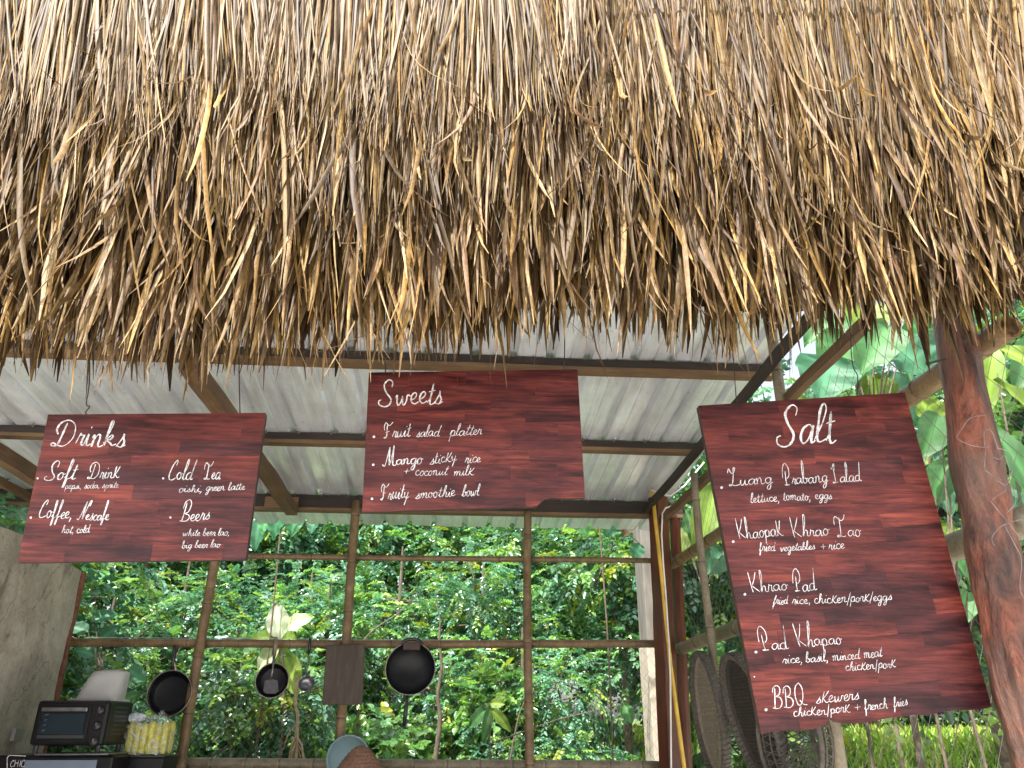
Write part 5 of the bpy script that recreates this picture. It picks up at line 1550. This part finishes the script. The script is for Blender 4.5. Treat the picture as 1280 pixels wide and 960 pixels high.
LG = (.036, .095, .034); YG = (.080, .125, .020); TG = (.030, .088, .050)
leafy_plant("large leaved teak sapling with broad pale green leaves above the Salt board", "teak_sapling", "sapling", 3.9,
    [((1035, 450), (1025, 505), 78, 0, TG), ((1060, 420), (1040, 488), 72, .1, LG), ((1112, 408), (1072, 470), 62, -.05, LG), ((1085, 470), (1108, 545), 56, .2, YG), ((1118, 430), (1168, 480), 84, .1, TG),
     ((1050, 400), (1005, 430), 60, .3, LG), ((1140, 400), (1150, 440), 60, .35, LG), ((1100, 470), (1150, 530), 60, .3, TG), ((1010, 500), (980, 545), 50, .3, YG), ((1090, 380), (1070, 420), 70, .3, YG)], (1095, 560))
leafy_plant("bright green broad leaved plant behind the side netting between sign and trunk post", "taro_plant", "plant", 3.4,
    [((1175, 520), (1150, 575), 44, 0, LG), ((1150, 500), (1175, 540), 40, .2, YG), ((1185, 580), (1160, 640), 40, .1, LG), ((1165, 600), (1190, 650), 36, .3, TG), ((1195, 660), (1172, 700), 40, .1, YG), ((1180, 690), (1215, 730), 36, .3, LG), ((1210, 740), (1190, 790), 34, .15, LG), ((1150, 560), (1130, 600), 40, .35, YG)], (1205, 860))
leafy_plant("plant with long drooping green leaves right of the trunk post", "banana_plant", "plant", 3.2,
    [((1300, 640), (1236, 520), 40, 0, LG), ((1310, 560), (1250, 470), 48, .1, YG), ((1300, 700), (1250, 600), 50, .15, TG), ((1330, 560), (1262, 640), 50, .2, LG), ((1310, 470), (1245, 430), 34, .1, YG), ((1240, 430), (1234, 520), 30, .3, YG), ((1290, 420), (1270, 490), 40, .3, LG)], (1300, 760), heart=False)
leafy_plant("plant with one bright yellow green leaf behind the thin bamboo pole right of the corner", "taro_plant", "plant", 6.3,
    [((895, 610), (868, 700), 44, 0, YG), ((858, 640), (875, 690), 34, .1, LG), ((905, 690), (880, 720), 40, .2, TG), ((850, 660), (846, 705), 30, .2, YG)], (880, 740))
leafy_plant("broad leaved plant with a leaf coloured pale as if sunlit behind the small pan", "banana_plant", "plant", 6.6,
    [((352, 800), (345, 752), 30, 0, (.19, .21, .16)), ((350, 800), (308, 800), 22, .02, YG), ((348, 805), (322, 838), 22, .05, (.20, .22, .14)), ((352, 790), (392, 770), 26, .1, (.26, .34, .16)), ((352, 810), (372, 870), 30, .1, (.16, .22, .05)), ((350, 830), (270, 812), 26, .25, LG), ((352, 800), (372, 800), 18, -.05, YG)], (355, 870), heart=False)  # pale leaf colours paint in the glare of direct sun
leafy_plant("plant with blue green oval leaves behind the oven", "taro_plant", "plant", 6.4,
    [((110, 790), (78, 782), 20, 0, TG), ((118, 775), (150, 768), 22, .1, TG), ((125, 800), (150, 782), 20, .1, TG), ((118, 820), (92, 812), 22, 0, TG), ((160, 838), (182, 852), 24, .1, TG), ((150, 880), (176, 866), 20, 0, LG), ((118, 800), (120, 830), 20, .2, TG)], (130, 880))
leafy_plant("vine with broad dark green leaves hanging under the eave left of the middle board", "taro_plant", "plant", 6.5,
    [((350, 640), (342, 675), 26, 0, (.03, .10, .05)), ((370, 640), (364, 672), 24, .1, (.035, .11, .05)), ((335, 645), (328, 668), 20, .1, (.05, .14, .06)), ((325, 650), (318, 690), 20, .3, TG), ((395, 650), (388, 668), 18, .1, TG)], (352, 646))
leafy_plant("vine with yellow green and brown leaves under the eave near the rear corner post", "taro_plant", "plant", 6.4,
    [((722, 640), (734, 672), 26, 0, LG), ((748, 642), (745, 668), 18, .1, YG), ((765, 645), (758, 672), 26, .1, TG), ((790, 642), (778, 672), 22, 0, (.06, .035, .02)), ((700, 645), (704, 662), 14, .1, YG), ((800, 680), (792, 700), 20, .2, TG)], (748, 642))
leafy_plant("low plant with small light green leaves left of the rear pillar", "taro_plant", "plant", 6.6,
    [((510+270, 880), (790, 905), 18, 0, LG), ((612, 880), (604, 930), 14, 0, LG), ((612, 885), (640, 915), 14, 0, YG), ((610, 885), (585, 910), 16, .1, LG), ((612, 880), (632, 880), 14, .1, YG)], (612, 930), heart=False)
# dry stalk
dry = at(371, 950, Y=6.2)
root = thing("dead_plant", "dry tan stalk with frayed husk standing below the ladle", "dead plant", (dry.x, 6.2, terr(dry.x, 6.2)))
M_DRY = simple("dry_stalk", (0.42, 0.32, 0.20), 0.8, 0, 60, 0.3, 0.3)
b = MB(); b.tube(crs([Vector((dry.x, 6.2, 0)), at(371, 930, Y=6.2), at(369, 880, Y=6.2), at(372, 845, Y=6.2)], 4), 0.012, 6); b.build("stalk", M_DRY, root)
b = MB()
for i in range(26):
    a_ = random.uniform(0, 6.28); r_ = random.uniform(.02, .10)
    o_ = at(371, random.uniform(905, 955), Y=6.2)
    b.tube([o_, o_ + Vector((math.cos(a_) * r_ * .6, math.sin(a_) * r_ * .6, -.06)), o_ + Vector((math.cos(a_) * r_, math.sin(a_) * r_, -.2))], [.006, .006, .003], 4)
b.build("husk", M_DRY, root); settle(root)

# grass and undergrowth
def scatter(name, count, region, L, W, pal, seed, mat, up=1.0, kind="stuff"):
    rng = random.Random(seed); V = []; Fq = []; C = []
    for i in range(count):
        x = rng.uniform(region[0], region[1]); y = rng.uniform(region[2], region[3]); z = terr(x, y)
        d = Vector((rng.gauss(0, .45), rng.gauss(0, .45), up)).normalized()
        n_ = Vector((rng.gauss(0, 1), rng.gauss(0, 1), .3)); n_ = (n_ - d * n_.dot(d)).normalized()
        sc = rng.uniform(.6, 1.4); o = len(V)
        V += leaf_verts(Vector((x, y, z)), d, n_, L * sc, W * sc, 0.3, 0.2)
        Fq += [(o, o+1, o+2, o+3), (o, o+3, o+4, o+5)]
        c_ = rng.choice(pal); t_ = rng.uniform(.7, 1.3); C += [(c_[0]*t_, c_[1]*t_, c_[2]*t_, 1)] * 6
    return np_mesh(name, [tuple(v_) for v_ in V], Fq, C, mat, kind=kind)
GP = [(.24, .34, .07), (.30, .36, .08), (.38, .36, .16), (.16, .26, .05)]
tag(scatter("grass", 34000, (1.9, 13, 5.5, 17), 0.16, 0.012, GP, 3, M_GRASS), "bright sunlit grass on the bank beyond the side netting", "grass")
tag(scatter("undergrowth", 9000, (-7, 2.2, 6.5, 12.5), 0.22, 0.07, LP, 4, M_LEAF), "low leafy undergrowth at the foot of the thicket", "undergrowth")
# wooden fence stakes out on the grass
for i, (px, Y, r_) in enumerate(((1148, 7.0, 0.035), (1090, 8.4, 0.02), (1125, 7.8, 0.022))):
    g = at(px, 955, Y=Y); top_ = at(px - 4, (898, 905, 900)[i], Y=Y)
    b = MB(); b.tube([(g.x, Y, terr(g.x, Y) - .2), (g.x, Y, terr(g.x, Y) + .1), tuple(top_ + Vector((0, 0, 0.5)))], [r_, r_, r_ * .8], 8, jitter=.06)
    tag(b.build("fence_stake", M_BARK, smooth=True), ("reddish wooden stake, thickest of three in the grass below the Salt board", "thin pale stake, leftmost of three in the grass below the Salt board", "thin pale stake, middle of three in the grass below the Salt board")[i], "stake", "stakes in the grass")
